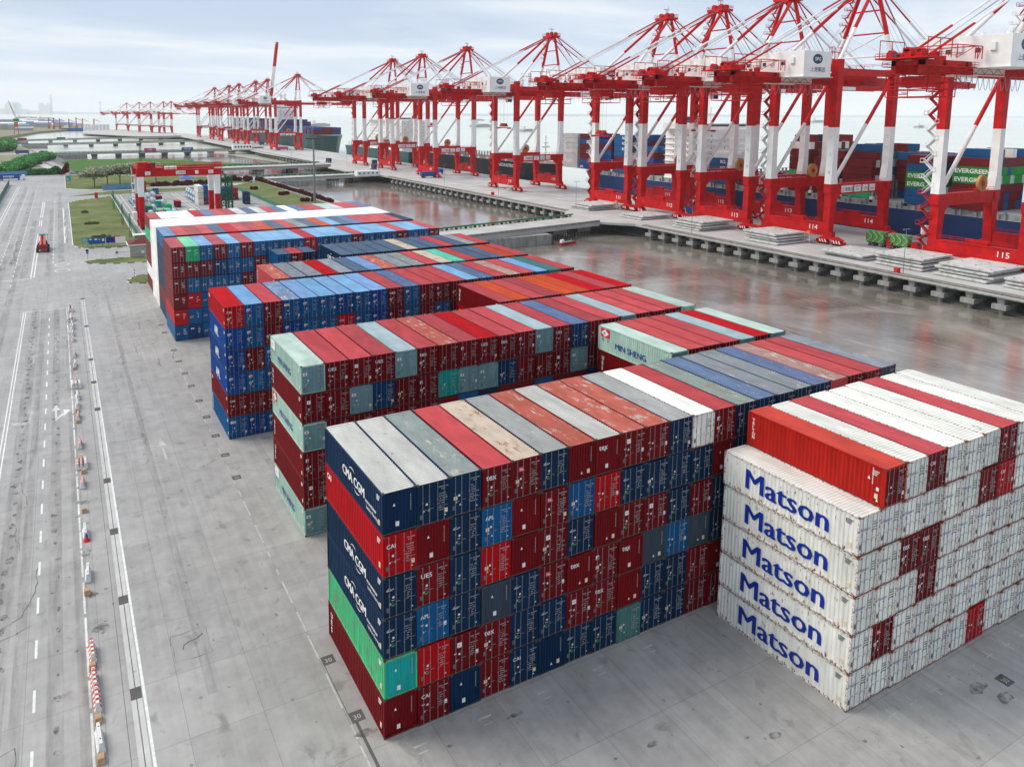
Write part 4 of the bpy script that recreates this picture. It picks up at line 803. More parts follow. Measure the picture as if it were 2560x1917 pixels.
    for yy in (6, 18):
        for x in (-41, -36, -31): mb.tube((x, yy, 57), (x, yy, 61.5), .12, 0, 4)
        mb.tube((-41, yy, 61.5), (-31, yy, 61.5), .13, 0, 4)
    # maintenance cage hanging under the back end
    for x in (-37.5, -33, -28):
        for y in (6, 18): mb.tube((x, y, 47.5), (x, y, 53.5), .14, 0, 4)
    for z in (47.5, 49.3, 51.2):
        for y in (6, 18): mb.tube((-37.5, y, z), (-28, y, z), .12, 0, 4)
        for x in (-37.5, -28): mb.tube((x, 6, z), (x, 18, z), .12, 0, 4)
    rq = random.Random(3)
    for k in range(46):
        x, y, z = rq.uniform(-38, -24), rq.choice((6.5, 9, 15, 17.5)), rq.uniform(48, 56); ax = rq.randrange(3); q = [x, y, z]; q[ax] += rq.uniform(1.5, 4); mb.tube((x, y, z), q, rq.uniform(.08, .18), 0, 4)
    for k in range(16): x, y = rq.uniform(-40, -22), rq.uniform(6.5, 17.5); s_ = rq.uniform(.3, .8); mb.box(x-s_, x+s_, y-s_, y+s_, 56.9, 56.9+s_*1.8, rq.choice((0, 0, 2)))
    mb.box(-36, -29, 9, 15, 50, 52.6, 0); mb.build('back_platform', RW, t)
    mb = MB()
    for y in (8.9, 15.1):
        for x0, x1, c in ((0, 17, 0), (17, 38, 1), (38, 60, 0)): mb.box(x0, x1, y-.5, y+.5, -1.6, 1.2, c)
    for x in range(2, 60, 6): mb.box(x-.2, x+.2, 9, 15, .6, 1.0, 1 if 17 < x < 38 else 0)
    mb.box(58, 62, 7.5, 16.5, -1.2, .6, 0); railing(mb, (0, 8.2, 1.2), (60, 8.2, 1.2), 0, 1.2, .07, 5)
    bm = mb.build('boom', RW, t); bm.location = (33.2, 0, 55.0)
    # machinery house
    mb = MB(); mb.box(-18, -5, -1, 22, 55.1, 63, 0); mb.box(-18.6, -4.4, -1.6, 22.6, 54.9, 55.1, 0); mb.box(-17.6, -5.4, -.6, 21.6, 63, 63.15, 0)
    railing(mb, (-18, -1, 63.1), (-18, 22, 63.1), 0, 1.1, .05, 2.2); railing(mb, (-18, -1, 63.1), (-5, -1, 63.1), 0, 1.1, .05, 2.2)
    for yy in (2.5, 10.5, 16): mb.box(-18.6, -18, yy, yy+1.4, 59.2, 61.2, 0)
    for yy in (6.2, 13.5, 20): mb.box(-18.05, -17.9, yy, yy+1.3, 58.8, 60, 1)
    for yy in (3, 9, 15): mb.tube((-12, yy, 63), (-12, yy, 64.2), .5, 0, 8)
    hs = mb.build('machinery_house', ['white_steel', 'machinery_dark'], t)
    q = MB(); q.quad([(-11.5+2.3*math.cos(a*math.pi/12), -1.06, 60.6+1.55*math.sin(a*math.pi/12)) for a in range(24)], 0)
    q.text('SIPG', (-11.5, -1.1, 60.1), (1, 0, 0), (0, 0, 1), 1.5, 1, .02, 'CENTER'); q.text('上港集团', (-11.4, -1.08, 56.7), (1, 0, 0), (0, 0, 1), 1.7, 0, .0, 'CENTER', 1.05); q.build('emblem', ['sign_navy', 'plate_white'], hs)
    # apex frame
    for y, ya in ((0, 9.2), (24, 14.8)):
        mb = MB(); mb.bar((30, y, 58.4), (31.2, ya, 87.6), .72, ((.42, 1), (1, 0)), 10); mb.build('apex_leg', RW, t)
        mb = MB(); mb.bar((.3, y, 60.5), (29.8, ya, 87.6), .62, ((.42, 1), (1, 0)), 10); mb.build('apex_brace', RW, t)
    mb = MB(); mb.box(27.5, 34.0, 7.6, 16.4, 87.2, 88.2, 0); railing(mb, (27.5, 7.6, 88.2), (34, 7.6, 88.2), 0, 1.2, .08); railing(mb, (27.5, 7.6, 88.2), (27.5, 16.4, 88.2), 0, 1.2, .08); railing(mb, (34, 7.6, 88.2), (34, 16.4, 88.2), 0, 1.2, .08)
    for x, y in ((29.5, 10), (29.5, 14), (32.4, 10), (32.4, 14)): mb.tube((x-.6, y, 89.2), (x+.6, y, 89.2), 1.1, 0, 10); mb.box(x-.5, x+.5, y-.8, y+.8, 88.2, 89.4, 0)
    mb.tube((31, 12, 88), (31, 12, 92), .15, 0, 5); mb.tube((29, 12, 92), (32.4, 12, 92), .15, 0, 5); mb.tube((28.4, 8.4, 88), (28.4, 8.4, 93), .07, 2, 4); mb.tube((33.4, 15.4, 88), (33.4, 15.4, 92.6), .07, 2, 4); mb.build('apex_platform', RW, t)
    for y in (9.2, 14.8):
        mb = MB(); mb.bar((30, y, 88), (-36, y, 57.2), .34, ((.30, 0), (.70, 1), (1, 0)), 6); mb.build('back_stay', RW, t)
    fs = []
    for y in (9.2, 14.8):
        for x in (62, 88):
            mb = MB(); mb.bar((32, y, 88), (x, y, 56.2), .26, ((.35, 0), (.75, 1), (1, 0)), 6); fs.append(mb.build('fore_stay', RW, t))
        mb = MB()
        for k in range(3): mb.tube((32, y+.5*k-.5, 88.5), (92-k*3, y+.5*k-.5, 56.5), .05, 0, 4)
        fs.append(mb.build('hoist_rope', 'wire_grey', t))
    # stairs up the far landward leg and the apex leg
    mb = MB(); z = 4.0; k = 0
    while z < 54:
        c = 0 if z < 20 or z > 39 else 1; ya, yb = (25.5, 27.9) if k % 2 == 0 else (27.9, 25.5)
        for dx_ in (-.9, .7): mb.tube((dx_-.2, ya, z), (dx_-.2, yb, z+2.3), .10, c, 4); mb.tube((dx_-.2, ya, z+1.1), (dx_-.2, yb, z+3.4), .06, c, 4)
        mb.quad([(-1.1, ya, z), (.5, ya, z), (.5, yb, z+2.3), (-1.1, yb, z+2.3)], c); s2_ = 1 if yb > 27 else -1; mb.box(-1.5, .9, min(yb, yb+s2_*1.1), max(yb, yb+s2_*1.1), z+2.22, z+2.36, c); mb.tube((-1.4, yb+s2_, z+2.3), (-1.4, yb+s2_, z+3.4), .06, c, 4); mb.tube((-1.4, yb, z+2.3), (-1.4, yb, z+3.4), .06, c, 4); mb.tube((.8, yb+s2_, z+2.3), (.8, yb+s2_, z+3.4), .06, c, 4); mb.tube((-1.4, yb+s2_, z+3.4), (.8, yb+s2_, z+3.4), .06, c, 4); mb.tube((-1.4, yb, z+3.4), (-1.4, yb+s2_, z+3.4), .06, c, 4)
        z += 2.3; k += 1
    mb.build('staircase', RW, t)
    mb = MB(); z = 60.0; k = 0
    while z < 86:
        f = (z-58.4)/29.2; yc = 24-9.2*f+1.2; c = 1 if f < .42 else 0; ya, yb = (yc, yc+1.8) if k % 2 == 0 else (yc+1.8, yc)
        mb.quad([(31.4, ya, z), (32.4, ya, z), (32.4, yb, z+2.6), (31.4, yb, z+2.6)], c); mb.box(31, 32.8, yc-.3, yc+2.4, z+2.55, z+2.68, c); railing(mb, (32.8, yc-.3, z+2.6), (32.8, yc+2.4, z+2.6), c, 1.1, .07, 2); railing(mb, (31, yc+2.4, z+2.6), (32.8, yc+2.4, z+2.6), c, 1.1, .07, 2); z += 2.6; k += 1
    mb.build('staircase', RW, t)
    mb = MB()
    for x in (9, 14):
        for a in ((x, 9), (x+1.2, 9), (x, 10.2), (x+1.2, 10.2)): mb.tube((a[0], a[1], 58), (a[0], a[1], 66), .09, 0, 4)
        for zz in (60, 62, 64, 66): mb.box(x-.1, x+1.3, 8.9, 10.3, zz-.05, zz+.05, 0)
    mb.box(9, 15, 9.3, 9.9, 64.3, 64.5, 0); railing(mb, (2, 7.5, 57), (28, 7.5, 57), 0, 1.2, .08); mb.build('service_tower', RW, t)
    mb = MB()
    for y in (7.4, 16.6):
        for k in range(17): xx = -38+k*4.2; mb.tube((xx, y, 53.6), (xx+2.1, y, 55.0), .09, 0, 4); mb.tube((xx+2.1, y, 55.0), (xx+4.2, y, 53.6), .09, 0, 4)
        mb.tube((-38, y, 53.5), (33, y, 53.5), .12, 0, 4)
    for x0, x1 in ((-30, -22), (-21, -19)):
        for y in (5.2, 18.8): mb.tube((x0, y, 57), (x0, y, 60.2), .13, 0, 4); mb.tube((x1, y, 57), (x1, y, 60.2), .13, 0, 4); mb.tube((x0, y, 60.2), (x1, y, 60.2), .13, 0, 4); mb.tube((x0, y, 57), (x1, y, 60.2), .1, 0, 4)
        mb.tube((x0, 5.2, 60.2), (x0, 18.8, 60.2), .13, 0, 4)
    mb.build('walkway_truss', RW, t)
    mb = MB()
    for dy in (-3, 0, 3): mb.tube((-36+dy, 12+dy*.6, 57), (31, 12+dy*.3, 88.6), .06, 0, 4); mb.tube((31, 12+dy*.3, 88.6), (60, 12+dy*.8, 56.5), .06, 0, 4)
    mb.tube((8, 9.6, 58), (31, 9.2, 88), .06, 0, 4); mb.tube((8, 14.6, 58), (31, 14.8, 88), .06, 0, 4); mb.build('wire_rope', 'wire_grey', t)
    mb = MB()
    for a, b in (((30, 1.6, 63.5), (30, 22.4, 63.5)), ((30.4, 4.2, 71.5), (30.4, 19.8, 71.5)), ((30.8, 6.6, 79.5), (30.8, 17.4, 79.5))): mb.tube(a, b, .28, 1 if a[2] < 70 else 0, 6)
    mb.tube((30, 1.6, 63.5), (30.4, 19.8, 71.5), .2, 1, 6); mb.tube((30, 22.4, 63.5), (30.4, 4.2, 71.5), .2, 1, 6); mb.build('apex_bracing', RW, t)
    mb = MB()
    for k in range(9): z = 21+k*3.8; mb.box(28.4, 28.7, -.5, .5, z, z+.12, 1 if 20 < z < 39 else 0)
    for x in (-1.5, 31.5):
        for z in (24, 30, 36, 43, 49): mb.box(x-.25, x+.25, -.25, .25, z, z+.8, 1 if z < 39 else 0)
    mb.box(1.2, 3.6, 26.0, 28.6, 7.6, 10.2, 1); mb.build('fittings', RW, t)
    # cable reel, festoon, wires
    mb = MB(); mb.tube((21, 22.6, 22.6), (21, 23.4, 22.6), 2.5, 0, 20); mb.tube((21, 22.3, 22.6), (21, 23.7, 22.6), .8, 1, 10)
    for a in range(12): mb.tube((21, 22.5, 22.6), (21+2.4*math.cos(a*math.pi/6), 22.5, 22.6+2.4*math.sin(a*math.pi/6)), .09, 0, 4)
    mb.box(19.5, 22.5, 23.2, 24.6, 20.2, 20.9, 1); mb.build('cable_reel', ['copper_reel', 'red_steel'], t)
    mb = MB()
    for k in range(12):
        x0 = -27+k*2.6; pr = None
        for j in range(7):
            u = j/6; q = Vector((x0+u*2.6, 7.0, 53.0-3.6*4*u*(1-u)))
            if pr is not None: mb.tube(pr, q, .07, 0, 4)
            pr = q
    mb.build('festoon_cable', 'wire_grey', t)
    return t
def trolley(t, x, z):
    mb = MB(); mb.box(x-3, x+3, 8, 16, 52.3, 53.1, 0); mb.box(x-2.4, x+2.4, 9.5, 14.5, 51.6, 52.3, 1); mb.box(x-1.4, x+1.4, 5.6, 8.0, 49.6, 52.4, 1); mb.box(x-1.3, x+1.3, 5.5, 5.7, 49.9, 51.2, 2)
    mb.build('trolley', ['red_steel', 'stained_white_steel', 'glass_dark'], t)
    mb = MB(); mb.box(x-.7, x+.7, 6.0, 18.0, z, z+.55, 0); mb.box(x-1.2, x+1.2, 5.9, 6.4, z-.3, z+.5, 0); mb.box(x-1.2, x+1.2, 17.6, 18.1, z-.3, z+.5, 0); mb.box(x-1.1, x+1.1, 9, 15, z+.9, z+1.7, 0)
    for y in (9.5, 11, 13, 14.5): mb.tube((x-.5, y, z+2.1), (x+.5, y, z+2.1), .7, 0, 10)
    for xx in (x-1, x+1):
        for y in (10, 14): mb.tube((xx, y, z+2), (xx, y, 52), .05, 1, 4)
    mb.build('spreader', ['red_steel', 'wire_grey'], t)
def crane_no(t, s):
    for x in (0, 30):
        mb = MB(); mb.text(s, (x-1.13, 6.5, 4.7), (0, -1, 0), (0, 0, 1), 2.2, 0, .01, sx=1.1); mb.build('number', 'plate_white', t)
    mb = MB(); mb.text(s, (17.1, -1.18, 17.9), (1, 0, 0), (0, 0, 1), 1.5, 0, 0, 'CENTER'); mb.build('number', 'sign_navy', t)
proto = make_crane(); first = True
GC = 'red and white quay cranes along the waterfront'
NEAR = ((59, '115', None), (118, '114', None), (152, '113', None), (187, '112', (24, 36)), (220, '111', (-6, 33)), (315, '110', (-1, 35)), (419, '109', (4, 34)), (494, '108', None), (554, '107', None))
cr = []
for i, (y, s, tr) in enumerate(NEAR):
    t = proto if i == 0 else copy_tree(clean); 
    if i == 0: clean = proto
    t.location = (207, y, 0); cr.append(t)
for t, (y, s, tr) in zip(cr, NEAR):
    crane_no(t, s)
    if tr: trolley(t, *tr)
    k_ = NEAR.index((y, s, tr)); tag(t, f'red and white quay crane numbered {s}, '+('at the right edge' if k_ == 0 else f'{ORD[k_]} from the right in the near line'), 'crane', GC)
far = []
for i, (y, k) in enumerate(((848, 'nearest of the distant cranes, standing at the bow of the dark ship'), (996, 'with its boom raised upright'), (1068, 'just behind the one with the raised boom'), (1183, 'fourth of the distant group'), (1263, 'fifth of the distant group'), (1396, 'last of the distant group, at its left end'))):
    t = empty('quay_crane', (207, y, 0), 0)
    for ch in list(proto.children):
        if ch.name.startswith(('number', 'trolley', 'spreader')): continue
        if i > 0 and ch.name.startswith(('festoon', 'hoist')): continue
        if i == 1 and ch.name.startswith('fore_stay'): continue
        c = ch.copy(); COL.objects.link(c); c.parent = t
        if i == 1 and c.name.startswith('boom'): c.rotation_euler = (0, R(-82), 0); c.scale = (1.38, 1, 1)
        for g in ch.children: d = g.copy(); COL.objects.link(d); d.parent = c
    tag(t, 'distant quay crane, '+k, 'crane', GC)
for i, (x, y, k) in enumerate(((111, 2055, 'leftmost'), (128, 1915, 'second from left'), (144, 1829, 'middle one'), (163, 1748, 'second from right'), (174, 1709, 'rightmost'))):
    t = empty('quay_crane', (x, y, 0), 0); t.scale = (.86, .86, .76)
    for ch in list(proto.children):
        if ch.name.startswith(('number', 'trolley', 'spreader', 'festoon', 'hoist', 'cable', 'staircase', 'service')): continue
        c = ch.copy(); COL.objects.link(c); c.parent = t
        for g in ch.children: d = g.copy(); COL.objects.link(d); d.parent = c
    tag(t, f'small hazy red and white crane, {k} of the farthest five', 'crane', GC)

# ================================================================ ships
def hull(mb, x0, x1, y0, y1, zt, zb=-6, bow=26, mt=0, boot=1, bowdir=1, flare=4):
    """hull with a pointed bow at y1 (bowdir 1) or y0 (-1)"""
    xm = (x0+x1)/2; hw = (x1-x0)/2; Z = [(zb, .0), (-3.6, .15), (zt*.6, .6), (zt, 1.0)]
    ring = []
    for z, f in Z:
        bl = bow*(1-.35*f); ye = y1+flare*f if bowdir > 0 else y0-flare*f; yb = (y1-bl) if bowdir > 0 else (y0+bl); oth = y0 if bowdir > 0 else y1
        pts = [(xm-hw, oth), (xm-hw, yb)]
        for k in (.35, .65, .85): pts.append((xm-hw*(1-k**1.7), yb+(ye-yb)*k))
        pts.append((xm, ye))
        for k in (.85, .65, .35): pts.append((xm+hw*(1-k**1.7), yb+(ye-yb)*k))
        pts += [(xm+hw, yb), (xm+hw, oth)]; ring.append([(p[0], p[1], z) for p in pts])
    n = len(ring[0])
    for a in range(3):
        for i in range(n):
            j = (i+1) % n; mb.quad([ring[a][i], ring[a][j], ring[a+1][j], ring[a+1][i]], boot if a == 0 else mt)
    mb.quad(ring[3], 2)
def house(t, x0, x1, y0, y1, z0, z1, nm='superstructure'):
    mb = MB(); mb.box(x0, x1, y0, y1, z0, z1, 0); mb.box(x0-3, x1+3, y0+(y1-y0)*.3, y1-1, z1, z1+2.8, 0); mb.box(x0-2.9, x1+2.9, y0+(y1-y0)*.3-.1, y0+(y1-y0)*.3, z1+1.2, z1+2.3, 1)
    nl = int((z1-z0)/2.9)
    for k in range(nl):
        z = z0+k*2.9
        mb.box(x0-.6, x1+.6, y0-.6, y1+.6, z-.1, z+.05, 0)
        for yy in range(int(y0)+2, int(y1)-1, 5): mb.box(x0-.05, x0, yy, yy+.6, z+1.2, z+1.8, 1)
        for xx in range(int(x0)+3, int(x1)-1, 9): mb.box(xx, xx+.6, y0-.05, y0, z+1.2, z+1.8, 1)
    for k in range(max(0, nl-1)): mb.tube((x0-.8, y0+2+k % 2*4, z0+k*2.9), (x0-.8, y0+6-k % 2*4, z0+k*2.9+2.9), .25, 0, 4)
    mb.tube(((x0+x1)/2, (y0+y1)/2, z1+2.8), ((x0+x1)/2, (y0+y1)/2, z1+11), .35, 0, 6); mb.box((x0+x1)/2-3, (x0+x1)/2+3, (y0+y1)/2-.2, (y0+y1)/2+.2, z1+7, z1+7.5, 0)
    return mb.build(nm, ['white_steel', 'glass_dark'], t)
def lashing(t, x0, x1, ys, z0, h=7):
    for y in ys:
        mb = MB()
        for k in range(int((x1-x0)/2.5)+1): mb.box(x0+k*2.5-.12, x0+k*2.5+.12, y-.5, y+.5, z0, z0+h, 0)
        for z in (z0+h*.5, z0+h-.2): mb.box(x0, x1, y-.6, y+.6, z, z+.15, 0)
        mb.box(x0-.5, x0+.5, y-.7, y+.7, z0-1, z0+1.2, 1); mb.build('lashing_bridge', ['lash_grey', 'white_steel'], t)
# 1: blue container ship along the near quay
s1 = empty('container_ship', (0, 0, 0)); mb = MB(); hull(mb, 253, 293, -60, 330, 9.0, bow=40); mb.build('hull', ['ship_blue', 'boot_red', 'deck_concrete'], s1)
mb = MB(); mb.box(254.5, 291.5, -50, 300, 9.05, 11.0); 
for y in range(-46, 296, 7): mb.box(253.6, 254.5, y, y+.5, 9.0, 11.6); mb.box(253.9, 254.4, y+2, y+3.4, 9.0, 10.6)
mb.build('hatch_coaming', 'lash_grey', s1); lashing(s1, 255, 291, [66, 80, 93.5, 107, 121, 134.5, 148, 161.5, 175, 189, 202, 290, 276, 304], 11)
lk = MB(); 
for yy in (222, 226): lk.box(256, 258, yy, yy+2, 36, 38)
hb = house(s1, 257, 290, 222, 250, 11, 36); mb = MB(); mb.frus((280, 256, 11), (280, 256, 42), (5, 4), (3.5, 3), 0); mb.box(276.4, 283.6, 252.9, 259.1, 36, 40, 1); fn = mb.build('funnel', ['ship_blue', 'white_steel'], s1)
mb = MB(); mb.text('RCL', (276.3, 258.6, 36.6), (0, -1, 0), (0, 0, 1), 3.2, 0, .03); mb.build('lettering', 'label_blue', fn)
tag(s1, 'long navy blue container ship moored behind the nearest cranes', 'ship')
def stackbay(x, y, nx, hts, cols, L=12.19, z0=11.2, lengthwise=True, txt=None):
    """containers on deck, long side along the ship"""
    for i in range(nx):
        for k in range(hts[i % len(hts)]):
            c = cols[(k if isinstance(cols, list) else 0) % len(cols)] if isinstance(cols, list) else random.choice(cols)
            c = random.choice(c) if isinstance(c, (list, tuple)) and i > 0 else (c[0] if isinstance(c, (list, tuple)) else c)
            rest.box(x+i*2.5, y, z0+k*2.95, c, L, roof=c, H=2.9)
    if txt:
        for k, s in txt.items():
            mt = rest.keys.index('w') if s != 'asia' else rest.keys.index('ng')
            rest.mb.text(s, (x-.06, y+(L-.6 if s != 'RCL' else 5.5), z0+k*2.95+.7), (0, -1, 0), (0, 0, 1), 2.0 if s != 'asia' else 1.2, mt, .03, sx={'EVERGREEN': 1.08, 'EVERG': 1.08}.get(s, 1.0))
        for k, s in txt.items():
            if s == 'asia': rest.mb.box(x-.1, x-.02, y+L-3, y+L-2, z0+k*2.95+.8, z0+k*2.95+1.6, rest.keys.index('R'))
V = ['m', 'm', 'n', 'b', 'm', 'k', 's', 'm']
stackbay(253.5, 320.5, 3, [7, 7, 6], [['gl', 'gl']]*7, 17, 11.2, txt={0: 'asia', 1: 'asia', 2: 'asia', 3: 'asia', 4: 'asia', 5: 'asia', 6: 'asia'})
stackbay(253.5, 306, 8, [7], [['k', 'm'], ['b', 'n'], ['m', 'b'], ['m'], ['m', 'b'], ['b', 'k'], ['m', 'k']], txt={0: 'APL', 5: 'RCL'})
stackbay(255.5, 291.5, 12, [6, 5, 6], [['m', 'b'], ['m'], ['k', 'm'], ['b'], ['m', 'b'], ['k', 'm']])
stackbay(253.5, 274.5, 12, [7], [['b'], ['k', 'b'], ['m', 'k'], ['b', 'm'], ['b', 'k'], ['b', 'm'], ['b', 'k']], txt={4: 'RCL', 5: 'RCL', 6: 'RCL'})
stackbay(258, 259.5, 8, [4, 5], [['b', 'k'], ['m', 'b'], ['k'], ['m']])
stackbay(253.5, 204, 5, [4, 5], [['b'], ['m', 'b'], ['b', 'm'], ['b', 'gl'], ['w']], txt={2: 'RCL', 3: 'RCL'})
stackbay(256, 188, 9, [1, 2], [['m', 'gl'], ['gl', 'm']])
stackbay(258, 165, 12, [7, 8, 7], [['m', 'G'], ['gl', 'm'], ['G', 'm'], ['m', 'gl'], ['m', 'gl'], ['m', 'gt'], ['w', 'm'], ['m', 'n']], 10)
stackbay(256, 149.5, 13, [5, 6, 5], [['m', 's'], ['m', 'b'], ['m', 'gl'], ['m', 'b'], ['m', 'gl'], ['gt', 'm']])
stackbay(256, 136, 13, [5, 6, 7], [['G', 'b'], ['m', 'gl'], ['m', 'gl'], ['m', 'b'], ['m', 'gl'], ['gt', 'm'], ['m', 'b']])
stackbay(270, 123, 8, [6, 5], [['b', 'm'], ['m'], ['m', 'gt'], ['m', 'b'], ['m', 'gt']])
stackbay(253.5, 108.8, 14, [6], [['b', 'n'], ['b', 'k'], ['eg', 'm'], ['eg', 'm'], ['b', 'm'], ['m', 'k']], txt={2: 'EVERG', 3: 'EVERG'})
stackbay(253.5, 92.5, 13, [6, 6, 7], [['m', 'b'], ['m', 'k'], ['m'], ['eg', 's'], ['eg', 'b'], ['m', 'b'], ['w', 'b']], txt={3: 'EVERGREEN', 4: 'EVERGREEN'})
stackbay(283, 80, 3, [5, 4], [['b', 's'], ['m', 's'], ['gl'], ['m', 'b'], ['s']])
# 2: black feeder, 3: dark green ship, 4: large dark ship far off
s2 = empty('container_ship'); mb = MB(); hull(mb, 253, 281, 364, 560, 11.0, bow=34, bowdir=-1, flare=6); mb.build('hull', ['ship_black', 'boot_red', 'rail_rust'], s2)
mb = MB(); mb.text('NEOKASTRO', (252.9, 412, 7.2), (0, -1, 0), (0, 0, 1), 3.0, 0, .02, sx=1.2); mb.build('lettering', 'marking_white', s2)
mb = MB(); mb.frus((265, 366, -4.6), (265, 364, -1), (3.5, 12), (1.5, 8), 0); mb.build('bulbous_bow', 'boot_red', s2)
lashing(s2, 255, 279, range(392, 550, 13), 11.0, 3.5); mb = MB(); mb.tube((267, 374, 11), (267, 374, 29), .5, 0, 6); mb.box(264, 270, 373.6, 374.4, 21, 22, 0); mb.box(265.5, 268.5, 373.4, 374.6, 24, 24.6, 0); mb.build('foremast', 'white_steel', s2)
tag(s2, 'black-hulled ship with a red bulbous bow and white name, behind the middle cranes', 'ship')
s3 = empty('container_ship'); mb = MB(); hull(mb, 254, 284, 570, 752, 9.5, bow=20); mb.build('hull', ['ship_green', 'boot_red', 'lash_grey'], s3); house(s3, 257, 281, 592, 672, 9.6, 37); lashing(s3, 256, 282, range(684, 744, 12), 9.6, 4)
tag(s3, 'dark green ship with a tall white accommodation block behind the middle cranes', 'ship')
s4 = empty('container_ship'); mb = MB(); hull(mb, 256, 296, 838, 1380, 17, bow=60, bowdir=-1, flare=12); mb.build('hull', ['ship_green', 'boot_red', 'lash_grey'], s4); house(s4, 262, 290, 1050, 1066, 17, 50)
tag(s4, 'large loaded dark-hulled container ship beside the distant crane group', 'ship')
for k, y in enumerate(range(866, 1350, 16)):
    if 1040 < y < 1072: continue
    h = 3 if k < 8 else 5+(k % 3 == 0)
    for i in range(3):
        for z in range(h): rest.box(257.5+i*12, y, 17.2+z*2.95, random.choice(['b', 'm', 'k', 'm', 'b']), 12.19, W=11.5, H=2.9)
# ================================================================ hatch covers on the quay
hv = MB(); hv.frus((7.6, 7.2, 0), (7.6, 7.2, .28), (7.2, 6.4), (7.6, 6.9), 0); hv.box(0, 15.2, .3, 14.1, .28, .70, 0)
for i in range(2): hv.box(-.05, 0, 3.2+i*6.4, 3.9+i*6.4, .34, .66, 3)
for i in range(3): hv.box(1.0+i*4, 2.6+i*4, 4.2+i*2.6, 4.28+i*2.6, .70, .72, 3)
for i in range(5):
    for j in range(3): (i+j) % 2 or hv.tube((1.4+i*3.1, 1.6+j*5.4, .70), (1.4+i*3.1, 1.6+j*5.4, .80), .24, 1, 7)
hv0 = hv.build('hatch_cover', ['hatch_grey', 'red_steel', 'rust', 'wall_grey']); first = True
HN = 0
for y, n, nm in ((41.5, 3, 'the stack under the crane at the right edge'), (58.6, 4, 'the second stack from the right edge'), (75.6, 4, 'the stack beside the red cabinet'), (92.2, 2, 'the low stack before the green crates'), (123.6, 4, 'the tall stack left of the low one'), (156.8, 4, 'the tall stack in the middle of the line'), (190, 2, 'the low stack beside the quay corner one'), (224.5, 3, 'the stack at the quay corner'), (902, 3, 'a distant stack past the fourth bridge'), (925, 3, 'the farthest stack'), (1010, 2, 'a far low stack')):
    for k in range(n):
        o = hv0 if first else copy_tree(hv0); first = False
        o.location = (188.9+random.uniform(-.9, .9)+1.0, y+random.uniform(-.9, .9), .02+k*.92); o.rotation_euler = (0, 0, R(random.uniform(-2.2, 2.2)))
        lv = 'top' if k == n-1 else ('bottom' if k == 0 else ('second' if k == 1 else 'third'))
        tag(o, f'{lv} grey steel hatch cover of {nm}', 'hatch cover', 'ship hatch covers stacked on the quay')
# lamp poles on the quay
lp = MB(); lp.tube((0, 0, 0), (0, 0, 12.5), .11, 0, 6, .07); lp.box(-1.2, 1.2, -.05, .05, 12.3, 12.42, 0)
for x in (-1.2, 1.2): lp.box(x-.3, x+.3, -.15, .15, 12.15, 12.32, 0)
lp0 = lp.build('lamp_post', 'galvanised')
for i, (x, y, k) in enumerate(((183.4, 77, 'beside the red cabinet'), (183.4, 156, 'before the middle cranes'), (190.5, 236, 'at the quay corner by crane 111'), (188, 302, 'before the crane with the red spreader'), (188.5, 368, 'between cranes 110 and 109'), (189.7, 550, 'before the farthest near-line crane'), (187.4, 711, 'past the near-line cranes'), (189, 640, 'behind the small blue truck'))):
    o = lp0 if i == 0 else copy_tree(lp0); o.location = (x, y, 0); tag(o, 'thin twin-headed lamp post on the quay '+k, 'lamp post', 'thin lamp posts along the quay')
for i, (x, y, k) in enumerate(((182.2, 78, 'by the hatch covers'), (185, 303, 'near crane 110'), (-2.6, 378, 'at the corner of the big lawn'))):
    mb = MB(); mb.box(-.75, .75, -.5, .5, 0, 1.5+(i == 2)*1.2, 0); mb.box(-.8, .8, -.55, .55, 1.5+(i == 2)*1.2, 1.62+(i == 2)*1.2, 0); mb.box(-.03, .03, -.52, -.5, .1, 1.4, 1); o = mb.build('cabinet', ['label_red', 'machinery_dark']); o.location = (x, y, .02 if i != 2 else .12); tag(o, 'small red equipment cabinet '+k, 'cabinet')
# high lamp mast
t = empty('light_mast', (89.5, 310, 0)); mb = MB(); mb.tube((0, 0, 0), (0, 0, 31), .62, 0, 10, .34); mb.build('mast', 'galvanised', t); mb = MB()
for k in range(14): a = k*math.pi/7; mb.tube((.3*math.cos(a), .3*math.sin(a), 31), (3.3*math.cos(a), 3.3*math.sin(a), 31.2), .09, 0, 4); mb.box(3.2*math.cos(a)-.45, 3.2*math.cos(a)+.45, 3.2*math.sin(a)-.35, 3.2*math.sin(a)+.35, 30.7, 31.2, 0)
mb.build('lamp_ring', 'machinery_dark', t); tag(t, 'tall grey high-mast light with a ring of lamps beside the bank path', 'light mast')
def lattice(name, x, y, h, w_, lab, mt='lattice_green', r=.12, w1=None):
    w1 = w1 or w_; mb = MB(); n = max(3, int(h/(w_*1.5))); c = [(-1, -1), (1, -1), (1, 1), (-1, 1)]; P = lambda k, z: (c[k][0]*(w_+(w1-w_)*z/h)/2, c[k][1]*(w_+(w1-w_)*z/h)/2, z)
    for k in range(4):
        mb.tube(P(k, 0), P(k, h), r, 0, 4)
        for i in range(n): z0, z1 = h*i/n, h*(i+1)/n; mb.tube(P(k, z0), P((k+1) % 4, z1), r*.6, 0, 4); mb.tube(P(k, z1), P((k+1) % 4, z1), r*.6, 0, 4)
    o = mb.build(name, mt); o.location = (x, y, 0); return tag(o, lab, 'mast')
lattice('lattice_mast', 38.6, 264, 19, 1.9, 'green steel lattice mast just right of the gantry crane', r=.2)
lattice('lattice_mast', 41.2, 264, 18, 1.6, 'second green lattice mast, right-hand one of the pair by the gantry crane', r=.2)
lattice('lattice_mast', 38, 601, 22, 1.6, 'slim green lattice tower rising behind the gantry crane', w1=.8)
